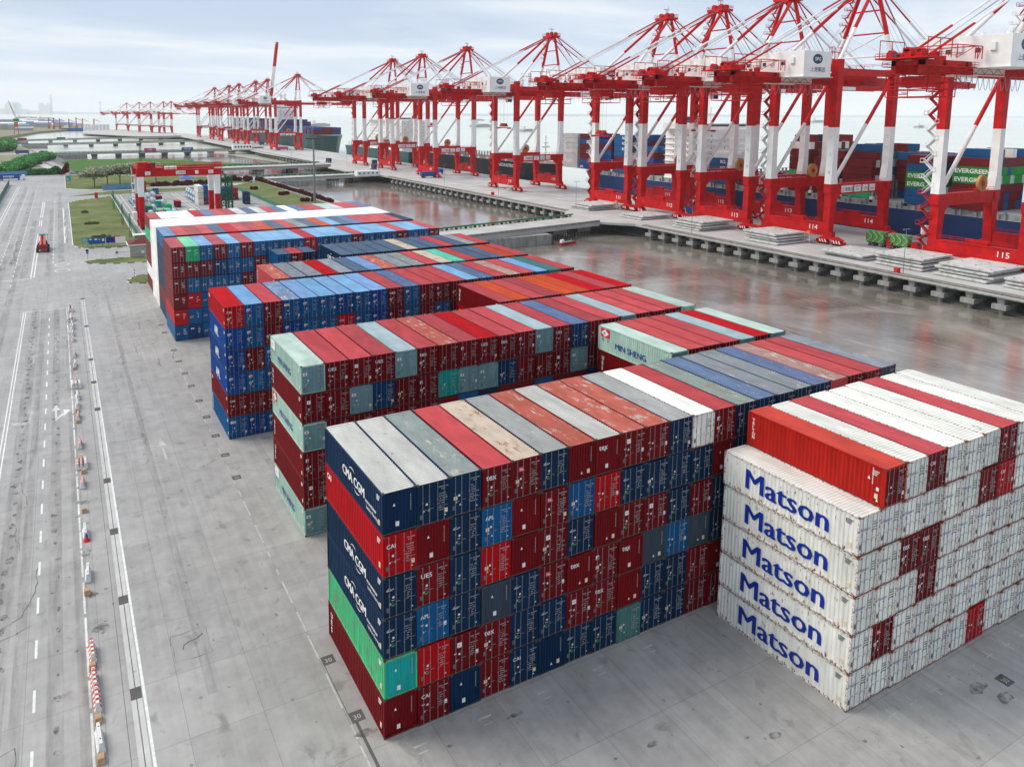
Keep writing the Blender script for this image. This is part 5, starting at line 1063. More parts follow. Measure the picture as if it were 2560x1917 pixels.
for i, (x, y, k) in enumerate(((2.4, 326, 'farthest'), (2.2, 270, 'middle'), (2.4, 237.5, 'nearest'))): lattice('lattice_mast', x, y, 8.5, .7, f'{k} of three slim steel masts along the lawn fence', 'machinery_dark', .05, .3)

# ================================================================ traffic barriers, blocks, cones
def barrier(pattern):
    mb = MB(); prof = [(-.26, 0), (-.26, .16), (-.15, .36), (-.10, .86), (.10, .86), (.15, .36), (.26, .16), (.26, 0)]; n = 8 if pattern else 1; L = 2.05
    for s in range(n):
        y0, y1 = -L/2+s*L/n, -L/2+(s+1)*L/n; mt = (s % 2) if pattern else 0
        for i in range(7): a, b = prof[i], prof[i+1]; mb.quad([(a[0], y1, a[1]), (b[0], y1, b[1]), (b[0], y0, b[1]), (a[0], y0, a[1])][::-1], mt)
    mb.quad([(p[0], -L/2, p[1]) for p in prof][::-1], 0); mb.quad([(p[0], L/2, p[1]) for p in prof], 0)
    for y in (-.6, .6): mb.tube((0, y, .86), (0, y, .885), .05, 2, 6)
    return mb.build('traffic_barrier', ['barrier_white', 'barrier_red', 'kerb_black'])
BW, BR = barrier(False), barrier(True); used = set()
mb = MB(); mb.frus((0, 0, 0), (0, 0, .42), (.26, .36), (.2, .27), 0); BK = mb.build('concrete_block', 'block_tan')
mb = MB(); mb.box(-.3, .3, -.3, .3, 0, .05, 0); mb.tube((0, 0, .05), (0, 0, .45), .2, 0, 10, .12); mb.tube((0, 0, .45), (0, 0, .8), .12, 1, 10, .05); CN_ = mb.build('traffic_cone', ['label_red', 'label_blue'])
items = [(140.5, 'c', 0), (137.6, 'w', -.25), (137.4, 'w', .35), (131.6, 'w', 0), (129.3, 'r', -.5), (129.2, 'w', 0), (129.3, 'r', .5), (124.9, 'w', .1), (122.4, 'w', .2), (119.5, 'w', -.1), (117.2, 'w', .1), (113.4, 'r', .1), (102.9, 'r', .2), (96.9, 'w', .15), (95, 'b', .1), (87.7, 'r', .1), (85.9, 'w', -.35), (85.9, 'w', .1), (85.7, 'w', .6), (82.6, 'b', .1), (80.5, 'w', .2), (76.6, 'w', .1), (74.6, 'b', .1),
         (71.9, 'r', .1), (70.1, 'b', .1), (61.7, 'r', .1), (57.3, 'b', .1), (55.3, 'r', -.3), (55.3, 'r', .1), (55.1, 'w', .55), (53.3, 'b', .3), (49.9, 'r', .1), (43.3, 'b', .1), (38.1, 'w', .05), (36.9, 'c', .15), (30.2, 'w', .05), (27.5, 'b', -.1), (18.6, 'r', 0), (17.05, 'b', -.05), (15.2, 'r', 0), (12.95, 'r', .1), (11.15, 'b', .1), (8.95, 'w', .1), (7.35, 'b', .1)]
src = dict(w=BW, r=BR, b=BK, c=CN_); num = dict(w=0, r=0, b=0, c=0); tot = {k: sum(1 for i in items if i[1] == k) for k in 'wrbc'}
WORD = dict(w='white barrier', r='red and white striped barrier', b='tan concrete block', c='red and blue traffic cone'); CATS = dict(w='barrier', r='barrier', b='block', c='cone')
for y, k, dx in reversed(items):
    o = src[k] if num[k] == 0 else copy_tree(src[k]); num[k] += 1
    o.location = (-17.3+dx, y, .014); o.rotation_euler = (0, 0, R(random.uniform(-3, 3)))
    w_ = 'nearest' if num[k] == 1 else ('farthest' if num[k] == tot[k] else ORD[num[k]-1]+' nearest'); tag(o, f'{w_} {WORD[k]} in the line along the road', CATS[k], 'barriers and blocks lined up along the road')
for i, (x, y, dy) in enumerate([(-31.5, 205+j*5.2, 0) for j in range(9)]+[(-17.2, 240+j*6.5, 0) for j in range(14)]):
    o = copy_tree(BW if i % 3 else BR); o.location = (x+random.uniform(-.3, .3), y, .014)
    tag(o, f'{"white" if i % 3 else "red and white striped"} barrier, {ORD[i if i < 9 else i-9]} of those {"left of the red vehicle" if i < 9 else "beside the big lawn"}', 'barrier', 'far barriers down the road')

# ================================================================ gantry crane in the small yard
t = empty('gantry_crane', (8, 256, 0)); RWm = ['red_steel', 'white_steel', 'machinery_dark']
for x in (0, 27):
    for y in (0, 14):
        mb = MB(); mb.frus((x, y, 2.4), (x, y, 12.2), (.9, .8), (.95, .8), 0); mb.frus((x, y, 12.2), (x, y, 19.6), (.95, .8), (1.1, .9), 1); mb.build('leg', RWm, t)
    mb = MB(); mb.box(x-.8, x+.8, -1.5, 15.5, 1.3, 2.6, 0)
    for y in (-.2, 3, 11, 14.2): mb.tube((x-.5, y, .8), (x+.5, y, .8), .8, 2, 12)
    mb.build('wheel_beam', RWm, t)
for y in (0, 14):
    mb = MB(); mb.box(-1.4, 28.6, y-.9, y+.9, 19.5, 21.9, 0); railing(mb, (-1.4, y-.9, 21.9), (28.6, y-.9, 21.9), 0, 1.5, .07, 1.8); mb.build('main_beam', RWm, t)
mb = MB()
for x0, x1, s, mt in ((1.6, 3.4, '40', 0), (12.2, 15.6, '上港集团', 0), (19, 20.2, '', 0), (23.8, 25.6, 'ZPMC', 0)): mb.box(x0, x1, -.98, -.92, 20.1, 21.4, 1); mb.text(s, ((x0+x1)/2, -1.0, 20.4), (1, 0, 0), (0, 0, 1), .8 if s != 'ZPMC' else .5, 0, .0, 'CENTER')
mb.build('sign', ['sign_navy', 'plate_white'], t)
mb = MB(); mb.box(-1, 8, 0, 14, 22, 22.5, 0); mb.box(-.6, 2.6, 2, 8, 22.5, 24.6, 0); mb.box(3.2, 5.2, 3, 11, 22.5, 24.2, 0); mb.box(4.2, 5.4, 1, 2.4, 22.5, 24.5, 2); mb.tube((.8, 9, 23.6), (5, 9, 23.6), .9, 0, 10); mb.box(9, 13, 2, 6, 21.9, 22.8, 1); mb.build('trolley', RWm, t)
mb = MB(); railing(mb, (25.5, -1.5, 22), (28.8, -1.5, 22), 0, 2.2, .1, .8); railing(mb, (25.5, 1, 22), (28.8, 1, 22), 0, 2.2, .1, .8)
for z in range(4, 20, 3): mb.box(-2.0, -1.2, 12.4, 15, z, z+.1, 1); mb.tube((-1.9, 12.4, z), (-1.9, 15, z+3), .08, 1, 4)
mb.box(-2.6, -1.2, 6, 9, 3, 5.8, 1); mb.build('stairs_and_cab', RWm, t)
tag(t, 'red and white rubber-tyred gantry crane over the small container yard', 'crane')

# ================================================================ tank containers and boxes in the small yard
tk = empty('tank_container'); mb = MB()
for x in (.06, 2.38):
    for y in (.06, 6.0): mb.tube((x, y, 0), (x, y, 2.6), .08, 0, 4)
for z in (.08, 2.52):
    for x in (.06, 2.38): mb.tube((x, 0, z), (x, 6.06, z), .07, 0, 4)
    for y in (.06, 6.0): mb.tube((0, y, z), (2.44, y, z), .07, 0, 4)
for y in (.06, 6.0): mb.tube((.1, y, .1), (1.22, y, 1.1), .05, 0, 4); mb.tube((2.3, y, .1), (1.22, y, 1.1), .05, 0, 4)
mb.build('frame', 'fence_blue', tk); mb = MB(); mb.tube((1.22, .35, 1.35), (1.22, 5.7, 1.35), 1.08, 0, 16); mb.tube((1.22, .1, 1.35), (1.22, .35, 1.35), .7, 0, 16, 1.08); mb.tube((1.22, 5.7, 1.35), (1.22, 5.95, 1.35), 1.08, 0, 16, .7); mb.box(.7, 1.7, 2.6, 3.6, 2.35, 2.5, 0); mb.build('tank', 'tank_white', tk, smooth=False)
spots = [(10.6, 300+i*7.2, z) for i in range(8) for z in (0, 2.65) if not (z and i > 5)]+[(13.4, 318, 0), (13.4, 332, 0), (13.4, 345, 2.65), (13.4, 345, 0), (16.4, 310, 0), (16.4, 352, 0), (19.4, 344, 0), (22.4, 330, 0), (19.4, 366, 0), (22.4, 372, 0), (38.0, 336, 0), (38.0, 336, 2.65), (38, 343.5, 0), (38, 343.5, 2.65), (38, 351, 0), (38, 351, 2.65), (38, 358, 0), (38, 358, 2.65)]
for i, (x, y, z) in enumerate(spots):
    o = tk if i == 0 else copy_tree(tk); o.location = (x, y, z); tag(o, 'white tank in a blue frame, one of those gathered under the gantry crane', 'tank container', 'tank containers in the small yard')
for i, (x, y, z, c, rf, k) in enumerate(((27.5, 320, 0, 'm', 'r', 'standing alone in front of the tanks'), (20.5, 402, 0, 'R', 'R', 'behind the tanks, nearest the shrubs'), (20.5, 402, 2.75, 'R', 'R', 'on top of the pile nearest the shrubs'), (19.6, 324, 0, 't', 'Gr', 'turquoise, among the tanks'), (14.0, 305, 0, 'gt', 'G', 'at the front left of the tank yard'), (22, 308, 0, 'G', 'G', 'bright roofed, at the front of the tank yard'), (22.4, 346, 0, 'm', 'r', 'in the middle of the tanks'), (16.2, 372, 0, 'm', 'r', 'behind the tanks at left'), (25, 385, 0, 'b', 'b', 'blue roofed, behind the tanks'), (58.2, 318, 0, 'n', 'n', 'alone beside the green fence'), (58.2, 318, 2.75, 'n', 'n', 'on top, alone beside the green fence'))):
    container(x, y, z, c, rf, 'D', None, None, 6.06, None, f'{CN[c]} half-length container {k}'.replace('green half-length container bright', 'green half-length container bright').replace('turquoise half-length container turquoise,', 'turquoise half-length container'), 'boxes in the small yard')
for i in range(6): container(38.4 if i % 2 == 0 else 41.0, 326, (i//2)*2.9, 'w' if i % 2 == 0 else ('b', 'm')[i == 1], 'w' if i % 2 == 0 else 'b', 'D', None, None, CL, .1, f'{"white" if i % 2 == 0 else "coloured"} container in the {"bottom middle top".split()[i//2]} layer beside the gantry crane right leg', 'boxes in the small yard')
for i in range(6):
    c = 'bbmmRm'[i]; container(52+(i % 3)*2.55, 340, (i//3)*2.97, 'bbR'[i % 3] if i > 2 else 'nmm'[i % 3], 'bbR'[i % 3], 'D', None, None, CL, .1, f'{["navy","maroon","maroon","blue","blue","bright red"][i]} container, {ORD[i % 3]} in the {"lower" if i < 3 else "upper"} layer behind the green masts', 'boxes in the small yard')

random.seed(91)
for i in range(22):
    x = 13.5+(i % 6)*3.0; y = 267+(i//6)*7.6+random.uniform(-.3, .3)
    if i % 3: c, rf = random.choice((('w', 'w'), ('t', 'Gr'), ('m', 'r'), ('b', 'lb'), ('w', 'gl'), ('G', 'Gr'), ('gy', 'gl'))); o = container(x, y, 0, c, rf, 'D', None, None, 6.06, .1, f'{CN[c]} half-length container in the cluttered front of the small yard, {ORD[i % 22]} placed', 'boxes at the front of the small yard')
    else: o = copy_tree(tk); o.location = (x, y, 0); tag(o, 'white tank in a blue frame, one of those gathered under the gantry crane', 'tank container', 'tank containers in the small yard')

# ================================================================ fences, boards, signs, guard house
def fence(p, q, h, mt, lab, post=3.0, cat='fence', pm='galvanised', solid=True):
    t = empty('fence', (p[0], p[1], 0)); d = Vector((q[0]-p[0], q[1]-p[1], 0)); L = d.length; d.normalize(); s_ = Vector((-d.y, d.x, 0)); t.rotation_euler = (0, 0, math.atan2(d.y, d.x)); n = max(1, int(L/post)); mb = MB()
    mb.box(0, L, -.03, .03, .1, h); mb.build('panel', mt, t); mb = MB()
    for k in range(min(n, 90)+1): x = L*k/min(n, 90); mb.box(x-.06, x+.06, -.10, .10, 0, h+.12)
    for z in (.3, h-.15): mb.box(0, L, -.06, .06, z, z+.07)
    mb.build('posts_and_rails', pm, t); return tag(t, lab, cat)
fence((4.9, 390), (4.7, 240), 2.0, 'fence_green', 'green mesh fence between the big lawn and the small yard')
fence((69.3, 300), (69.7, 416), 1.8, 'fence_green', 'green mesh fence along the right lawn behind the far stacks')
fence((2.4, 419.7), (19.6, 424.2), 3.0, 'fence_blue', 'blue boarded hoarding below the row of trees', 4.2, 'hoarding', 'concrete_pier')
fence((-43.7, 340), (-45, 480), 3.0, 'fence_green', 'tall green and blue fence at the left edge of the road')
fence((-75, 551), (-38, 551), 3.4, 'fence_blue', 'blue railing behind the parked truck at far left', 4.0, 'fence', 'fence_blue')
fence((-34, 196), (-46, 340), .8, 'concrete_pier', 'low roadside rail at the far left of the road', 6)
def board(name, x, y, w_, z0, z1, mt, lab, marks=(), rz=0, legs=2, legm='galvanised'):
    t = empty(name, (x, y, 0), rz); mb = MB(); mb.box(-w_/2, w_/2, -.06, .06, z0, z1); mb.build('panel', mt, t); mb = MB()
    for k in range(legs): xx = -w_/2+w_*(k+.5)/legs; mb.tube((xx, .1, .1), (xx, .1, z0+.4), .07, 0, 6)
    mb.build('legs', legm, t)
    if marks:
        mb = MB()
        for a, b, c, d in marks: mb.box(a, b, -.09, -.065, c, d)
        mb.build('lettering', 'marking_white', t)
    return tag(t, lab, 'sign')
ln = lambda w_, z0, n: [(-w_/2*.7, w_/2*random.uniform(.2, .7), z0+k*.32, z0+.12+k*.32) for k in range(n)]
board('sign_board', -11.8, 224, 2.2, 1.6, 3.2, 'signal_teal', 'green direction board at the near end of the big lawn', ln(2.2, 1.85, 4))
board('sign_board', -8.6, 222.5, 4.8, 1.1, 3.0, 'truck_blue', 'wide blue notice board at the near end of the big lawn', [(-2.2, -1.5, 2.5, 2.8), (-.7, .1, 2.4, 2.8), (.5, .9, 2.4, 2.6), (1.5, 2.1, 1.9, 2.7)], 0, 3, 'fence_green')
board('sign_board', -4.6, 223, 2.6, 1.1, 3.0, 'label_blue', 'plain deep blue board beside the white notice board', (), 0, 2)
t = board('sign_board', -1.8, 222.2, 3.0, 1.0, 3.0, 'plate_white', 'white notice board with a red corner at the end of the lawn', (), 0, 2)
mb = MB(); mb.box(-1.7, -1.45, -.1, .07, .9, 3.4); mb.box(-1.7, .1, -.1, .07, 3.05, 3.35); mb.build('red_trim', 'label_red', t); mb = MB(); mb.box(-2.4, 2.2, -1.2, .6, .1, .35); mb.build('plinth', 'concrete_pier', t)
board('sign_board', -14, 474.6, 2.7, 1.7, 4.4, 'signal_teal', 'green direction board on two legs by the far junction', ln(2.7, 2.0, 5))
mb = MB(); mb.tube((0, 0, 0), (0, 0, 9), .12, 0, 6); mb.tube((0, 0, 9), (2.6, -.5, 8.2), .08, 0, 5); mb.tube((0, 0, 9), (-1.2, -.5, 8.6), .08, 0, 5); mb.box(2.0, 3.0, -.8, -.3, 7.9, 8.1, 0); o = mb.build('lamp_post', 'galvanised'); o.location = (-12.8, 478, 0); tag(o, 'white street lamp with a bent arm by the far green board', 'lamp post')
for x, y, h, c, lab in ((-12.0, 200.5, 2.6, 'label_blue', 'round blue road sign on a thin post by the small island'), (-4.3, 198.2, 2.0, 'galvanised', 'small grey box on a post at the barrier gate')):
    mb = MB(); mb.tube((0, 0, 0), (0, 0, h), .05, 0, 6)
    if c == 'label_blue': mb.tube((0, -.08, h), (0, -.03, h), .42, 1, 16); mb.box(-.3, .3, -.07, -.03, h-.9, h-.5, 1)
    else: mb.box(-.35, .35, -.25, .25, h-.5, h+.2, 1); mb.tube((.3, 0, h-.2), (4.4, .2, h-.2), .05, 1, 4)
    o = mb.build('road_sign' if c == 'label_blue' else 'ticket_post', ['galvanised', c]); o.location = (x, y, .12); tag(o, lab, 'sign' if c == 'label_blue' else 'post')
mb = MB(); mb.tube((0, 0, 0), (0, 0, 3.6), .07, 0, 6); 
for k in range(4): mb.tube((0, 0, .3+k*.8), (0, 0, .7+k*.8), .09, 1, 6)
o = mb.build('marker_post', ['plate_white', 'label_red']); o.location = (-2.4, 163, .1); tag(o, 'red and white banded post on the small grass island', 'post')
t = empty('guard_house', (-.7, 198.6, .1)); mb = MB(); mb.box(0, 9, 0, 7, 0, 3.5); mb.build('wall', 'wall_grey', t); mb = MB(); mb.box(-.6, 9.6, -.6, 7.6, 3.5, 3.75, 1); mb.frus((4.5, 3.5, 3.75), (4.5, 3.5, 5.4), (4.9, 3.9), (1.4, .25), 0); mb.build('roof', ['roof_maroon', 'plate_white'], t)
mb = MB(); mb.box(3.0, 3.9, -.4, 0, 1.0, 1.8); mb.build('air_conditioner', 'plate_white', t); mb = MB(); mb.box(5.2, 7.6, -.04, .0, 1.2, 2.6); mb.build('window', 'glass_dark', t); mb = MB(); mb.box(-.05, 0, 2, 3.2, 0, 2.3); mb.build('door', 'plate_white', t); tag(t, 'grey gate house with a dark red hipped roof beside the far stacks', 'building')
t = empty('hut', (50, 446, 0)); mb = MB(); mb.box(-3.5, 3.5, -3, 3, 0, 3.2); mb.build('wall', 'white_steel', t); mb = MB(); mb.frus((0, 0, 3.2), (0, 0, 4.8), (4.1, 3.6), (1.2, .3)); mb.build('roof', 'roof_blue', t); tag(t, 'small white hut with a blue roof behind the gantry crane', 'building')
t = empty('gate_booth', (4.4, 226, 0)); mb = MB(); mb.box(-1.6, 1.6, -1.2, 1.2, 0, 2.6); mb.build('wall', 'fence_green', t); mb = MB(); mb.box(-2.2, 2.0, -1.5, 1.5, 2.6, 2.85); mb.build('roof', 'plate_white', t); tag(t, 'small green booth with a flat white roof at the lawn fence', 'building')
t = empty('quay_office', (172, 876, .1)); mb = MB(); mb.box(-10, 12, -4, 4, 0, 6); mb.build('wall', 'white_steel', t); mb = MB()
for k in range(6): mb.box(-8+k*3.4, -6+k*3.4, -4.06, -4, 2.5, 4.5)
mb.build('window', 'glass_dark', t); tag(t, 'low white office beside the distant crane group', 'building')
t = empty('quay_office', (170, 452, .02)); mb = MB(); mb.box(-8, 9, -3, 3, 0, 3.4); mb.build('wall', 'white_steel', t); mb = MB()
for k in range(5): mb.box(-7+k*3.2, -5.6+k*3.2, -3.06, -3, 1.4, 2.6)
mb.build('window', 'signal_teal', t); tag(t, 'long low white cabin where the second jetty meets the quay', 'building')

# ================================================================ vehicles
def truck(x, y, rz, lab, boxk=None, boxlab=None, L=12.19, cabm='white_steel', z=0.0, txt=None):
    t = empty('container_truck', (x, y, z), rz); mb = MB(); mb.box(-L/2, L/2+.6, -1.0, 1.0, 1.05, 1.3, 0); mb.build('chassis', 'machinery_dark', t)
    mb = MB(); a = L/2+1.0; mb.box(a, a+2.2, -1.2, 1.2, .7, 2.2, 0); mb.frus((a+1.05, 0, 2.2), (a+.95, 0, 3.2), (1.1, 1.2), (.8, 1.1), 0); mb.box(a+2.2, a+2.3, -1.1, 1.1, .6, 1.0, 2); mb.quad([(a+2.17, -1.0, 2.25), (a+2.17, 1.0, 2.25), (a+1.8, .95, 3.1), (a+1.8, -.95, 3.1)], 1); mb.build('cab', [cabm, 'glass_dark', 'machinery_dark'], t)
    for wx in (a+1.2, a-1.6, -L/2+1.2, -L/2+2.5):
        for s in (-1, 1): mb = MB(); mb.tube((wx, s*.75, .5), (wx, s*1.15, .5), .5, 0, 12); mb.tube((wx, s*1.15, .5), (wx, s*1.17, .5), .26, 1, 10); mb.build('wheel', ['rubber', 'galvanised'], t)
    tag(t, lab, 'truck', None)
    if boxk:
        b = MB(); b.box(-L/2, L/2, -1.22, 1.22, 0, 2.75, 0); n = int(L/.6)
        for k in range(n): xx = -L/2+.3+k*(L-.6)/n; b.box(xx, xx+.25, -1.25, 1.25, .15, 2.6, 0)
        if txt: b.text(txt, (0, -1.3, .6), (1, 0, 0), (0, 0, 1), 1.7, 1, .03, 'CENTER'); b.text(txt, (0, 1.3, .6), (-1, 0, 0), (0, 0, 1), 1.7, 1, .03, 'CENTER')
        o = b.build('truck_container', [boxk, 'marking_white']); o.location = (x, y, z+1.32); o.rotation_euler = (0, 0, rz); tag(o, boxlab, 'container')
    return t
truck(202, 418, 0, 'container truck parked before crane 109', 'truck_blue', 'blue container on the truck before crane 109')
truck(190.5, 600, R(100), 'container truck driving away along the quay past crane 107', 'truck_navy', 'navy container on the truck driving away along the quay', 6.06)
truck(-47, 516, 0, 'truck with a white cab at the far left of the road', 'truck_blue', 'blue container on the truck at the far left', txt='HANJIN')
truck(71, 868, 0, 'truck on the fourth bridge carrying the pink box', 'truck_pink', 'pink container on a bridge, seen past the gantry crane', txt='ONE')
truck(111, 872, R(180), 'truck on the fourth bridge carrying the blue box', 'truck_blue', 'blue container on a bridge, right of the pink one', txt='HAN LINE')
truck(-52, 866, 0, 'truck on the far road beyond the green bushes', 'truck_blue', 'blue and brown container behind the green bushes')
truck(-68, 1312, 0, 'truck at the left end of the farthest bridge', 'dark_red_steel', 'dull red container on the farthest bridge'); truck(-15, 1331, 0, 'truck in the middle of the farthest bridge', 'fence_green', 'green container on the farthest bridge')
truck(214, 846, 0, 'truck under the nearest distant crane', 'truck_pink', 'pink container under the nearest distant crane'); truck(232, 848, 0, 'truck right of the pink box under the distant crane', 'orange_steel', 'orange container under the nearest distant crane', 6.06); truck(226, 1004, 0, 'truck between the distant cranes', 'truck_blue', 'blue container between the distant cranes', 6.06)
truck(221, 190, R(-90), 'truck among the feet of the close-set middle cranes', 'truck_blue', 'blue container with white letters among the feet of the middle cranes', txt='RCL'); truck(196, 505, R(90), 'truck under the second crane of the far trio', 'truck_navy', 'navy container under the second crane of the far trio', 6.06); truck(218, 560, R(90), 'truck under the last near-line crane', 'truck_navy', 'navy container under the last near-line crane', 6.06); truck(222, 442, R(90), 'small truck behind crane 109', 'truck_blue', 'blue container behind crane 109', 6.06)
for i, (y, k) in enumerate(((97, 'right-hand'), (105, 'left-hand'))):
    truck(219, y+3, R(-90), f'flat trailer under the {k} green crate', None, None, 6.06, 'red_steel'); t = empty('crate', (219, y+3, 1.35)); mb = MB(); mb.box(-1.2, 1.2, -3, 3, 0, 3.6); mb.build('box', 'box_green', t); mb = MB()
    for a in range(3):
        for b in range(2): cx, cy, z0, z1 = -1.24, -3+a*2, b*1.8, b*1.8+1.8; mb.tube((cx, cy, z0), (cx, cy+2, z1), .07, b % 2, 4); mb.tube((cx, cy+2, z0), (cx, cy, z1), .07, 1-b % 2, 4)
    for z0, z1 in ((0, 1.8), (1.8, 3.6)): mb.tube((-1.2, -3.04, z0), (1.2, -3.04, z1), .07, 0, 4); mb.tube((1.2, -3.04, z0), (-1.2, -3.04, z1), .07, 1, 4)
    for y_ in (-3, -1, 1, 3): mb.box(-1.27, 1.22, y_-.06, y_+.06, 3.6, 3.68, 1); mb.box(-1.3, -1.2, y_-.06, y_+.06, 0, 3.6, 0)
    mb.build('lashing_frame', ['red_steel', 'plate_white'], t); tag(t, f'{k} of the two green crates with red and white lashings', 'crate', 'green crates on the quay')
for i, (y, k) in enumerate(((123, 'crane 114'), (224, 'crane 111'), (318.5, 'crane 110'))):
    t = empty('watch_shelter', (204.6, y, 0)); mb = MB(); mb.frus((0, 0, 3.2), (0, 0, 4.2), (1.3, 1.3), (.3, .3)); mb.build('roof', 'orange_steel', t); mb = MB()
    for a in (-1, 1):
        for b in (-1, 1): mb.tube((a, b, 0), (a, b, 3.2), .08, 0, 5)
    mb.box(-1, 1, -1, 1, 1.0, 1.15); mb.build('frame', 'plate_white', t); tag(t, f'small orange-roofed shelter at a crane foot, {("nearest", "middle", "farthest")[i]} of the three', 'shelter')
# reach stacker on the road
t = empty('reach_stacker', (-23.7, 220, 0)); t.scale = (.85, .95, .85); mb = MB(); mb.box(-1.5, 1.5, 0, 8.5, 1.0, 2.2, 0); mb.frus((0, .9, 1.0), (0, .9, 2.6), (1.6, .9), (1.3, .8), 0); mb.box(-1.3, 1.3, 6.5, 8.6, 2.2, 3.0, 0)
for k in range(5): mb.box(-1.7, 1.7, 1.6+k*1.25, 1.9+k*1.25, 2.2, 2.45, 1)
mb.build('body', ['dark_red_steel', 'machinery_dark'], t); mb = MB(); mb.tube((-.45, .6, 2.7), (-.45, 8.2, 4.8), .32, 0, 4); mb.tube((.45, .6, 2.7), (.45, 8.2, 4.8), .32, 0, 4); mb.tube((-.8, .5, 2.9), (-.8, 8.2, 4.95), .07, 1, 4); mb.tube((.8, .5, 2.9), (.8, 8.2, 4.95), .07, 1, 4); mb.build('boom', ['label_red', 'plate_white'], t)
mb = MB(); mb.box(-1.1, 1.0, 8.6, 10.6, 2.2, 3.3, 0); mb.box(-1.0, .9, 8.8, 10.4, 3.3, 5.0, 2); mb.box(-1.15, 1.05, 8.5, 10.8, 5.0, 5.25, 1); mb.build('cab', ['wall_grey', 'signal_teal', 'glass_dark'], t)
for x in (-1.75, 1.75):
    for y in (.6, 2.3, 7.4): mb = MB(); mb.tube((x-.35, y, .85), (x+.35, y, .85), .85, 0, 16); mb.tube((x-.37, y, .85), (x+.37, y, .85), .4, 1, 10); mb.build('wheel', ['rubber', 'label_red'], t)
mb = MB(); mb.tube((1.3, 8.6, 2.2), (1.6, 8.8, 4.9), .06, 0, 5); mb.tube((1.6, 8.8, 4.9), (1.6, 8.8, 5.3), .16, 0, 6); mb.build('mirror_pole', 'machinery_dark', t); tag(t, 'red container handler with a pale cab driving on the road', 'container handler')

# ================================================================ trees, shrubs
def leaves(mb, c, rad, n, s, mt=0, shell=.55, flat=.0, mt2=None, top=.55):
    c = Vector(c)
    for _ in range(n):
        a = random.uniform(0, 2*math.pi); u = random.uniform(-.75, 1); q = math.sqrt(max(0, 1-u*u)); r = random.uniform(shell, 1.04)
        p = c+Vector((rad[0]*q*math.cos(a)*r, rad[1]*q*math.sin(a)*r, rad[2]*u*r)); d = Vector((random.uniform(-1, 1), random.uniform(-1, 1), random.uniform(-.4, 1))).normalized(); e = d.orthogonal().normalized(); f = d.cross(e); k = s*random.uniform(.6, 1.3)
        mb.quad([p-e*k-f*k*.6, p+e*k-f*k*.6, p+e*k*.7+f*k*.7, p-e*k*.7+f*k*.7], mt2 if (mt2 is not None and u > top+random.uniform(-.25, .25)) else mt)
def tree(x, y, h, w_, lab, seed, silver=True):
    random.seed(seed); t = empty('tree', (x, y, .1)); mb = MB(); mb.tube((0, 0, 0), (.1, .1, h*.36), .32, 0, 8, .2); lobes = []
    for k in range(8):
        a = k*math.pi/4+random.uniform(-.3, .3); r = w_*random.uniform(.22, .36) if k else 0; z = h*random.uniform(.58, .78); mb.tube((.1, .1, h*.33), (r*math.cos(a), r*math.sin(a), z), .13, 0, 5, .05); lobes.append((r*math.cos(a)*1.1, r*math.sin(a)*1.1, z))
    mb.build('trunk', 'bark', t); mb = MB()
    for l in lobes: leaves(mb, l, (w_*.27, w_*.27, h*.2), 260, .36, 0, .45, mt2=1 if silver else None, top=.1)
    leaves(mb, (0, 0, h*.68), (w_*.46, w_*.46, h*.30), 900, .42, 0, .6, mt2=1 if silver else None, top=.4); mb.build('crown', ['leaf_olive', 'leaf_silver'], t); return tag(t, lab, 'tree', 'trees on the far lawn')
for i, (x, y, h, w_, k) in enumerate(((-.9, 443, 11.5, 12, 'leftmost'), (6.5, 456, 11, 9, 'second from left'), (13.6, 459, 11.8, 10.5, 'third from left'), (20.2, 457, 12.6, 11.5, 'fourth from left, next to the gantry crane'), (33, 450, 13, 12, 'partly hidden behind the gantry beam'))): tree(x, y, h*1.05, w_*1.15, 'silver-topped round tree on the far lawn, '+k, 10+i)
random.seed(77)
def bush_mesh(mt, n=260, s=.26, mt2=None):
    mb = MB(); leaves(mb, (0, 0, .95), (1.25, 1.25, 1.1), n, s, 0, .7, mt2=1 if mt2 else None, top=.5); leaves(mb, (0, 0, .8), (.9, .9, .8), 60, .5, 0, .3); return mb.build('shrub', [mt]+([mt2] if mt2 else []))
sh0 = bush_mesh('leaf_maroon'); sg0 = bush_mesh('leaf_olive', 200, .3); sh_used = sg_used = False; cnt = 0
spots = [(92.6+(446-y)*.0305, y, random.uniform(.9, 1.15)) for y in [446-i*3.1 for i in range(46)]]
spots += [(30+i*2.6+random.uniform(-.6, .6), 431.5+random.uniform(-2.5, 3), random.uniform(1.1, 1.8)) for i in range(13)]+[(68+i*3.5, 446+random.uniform(-4, 3), random.uniform(1.1, 1.8)) for i in range(7)]
spots += [(79+random.uniform(-3, 3), 388+random.uniform(-2, 2), .9) for i in range(5)]+[(85+random.uniform(-3, 3), 352+random.uniform(-2, 2), .9) for i in range(5)]+[(88+random.uniform(-3, 3), 318+random.uniform(-2, 2), .9) for i in range(5)]
for i, (x, y, s) in enumerate(spots):
    o = sh0 if i == 0 else copy_tree(sh0); o.location = (x, y, .1); o.scale = (s, s, s*random.uniform(.85, 1.1)); o.rotation_euler = (0, 0, random.uniform(0, 6))
    tag(o, 'clipped dark red shrub, one of many '+('in the long row beside the bank path' if i < 46 else 'in loose clusters on the far lawns'), 'shrub', 'row of red shrubs by the bank path' if i < 46 else 'clusters of red shrubs on the lawns')
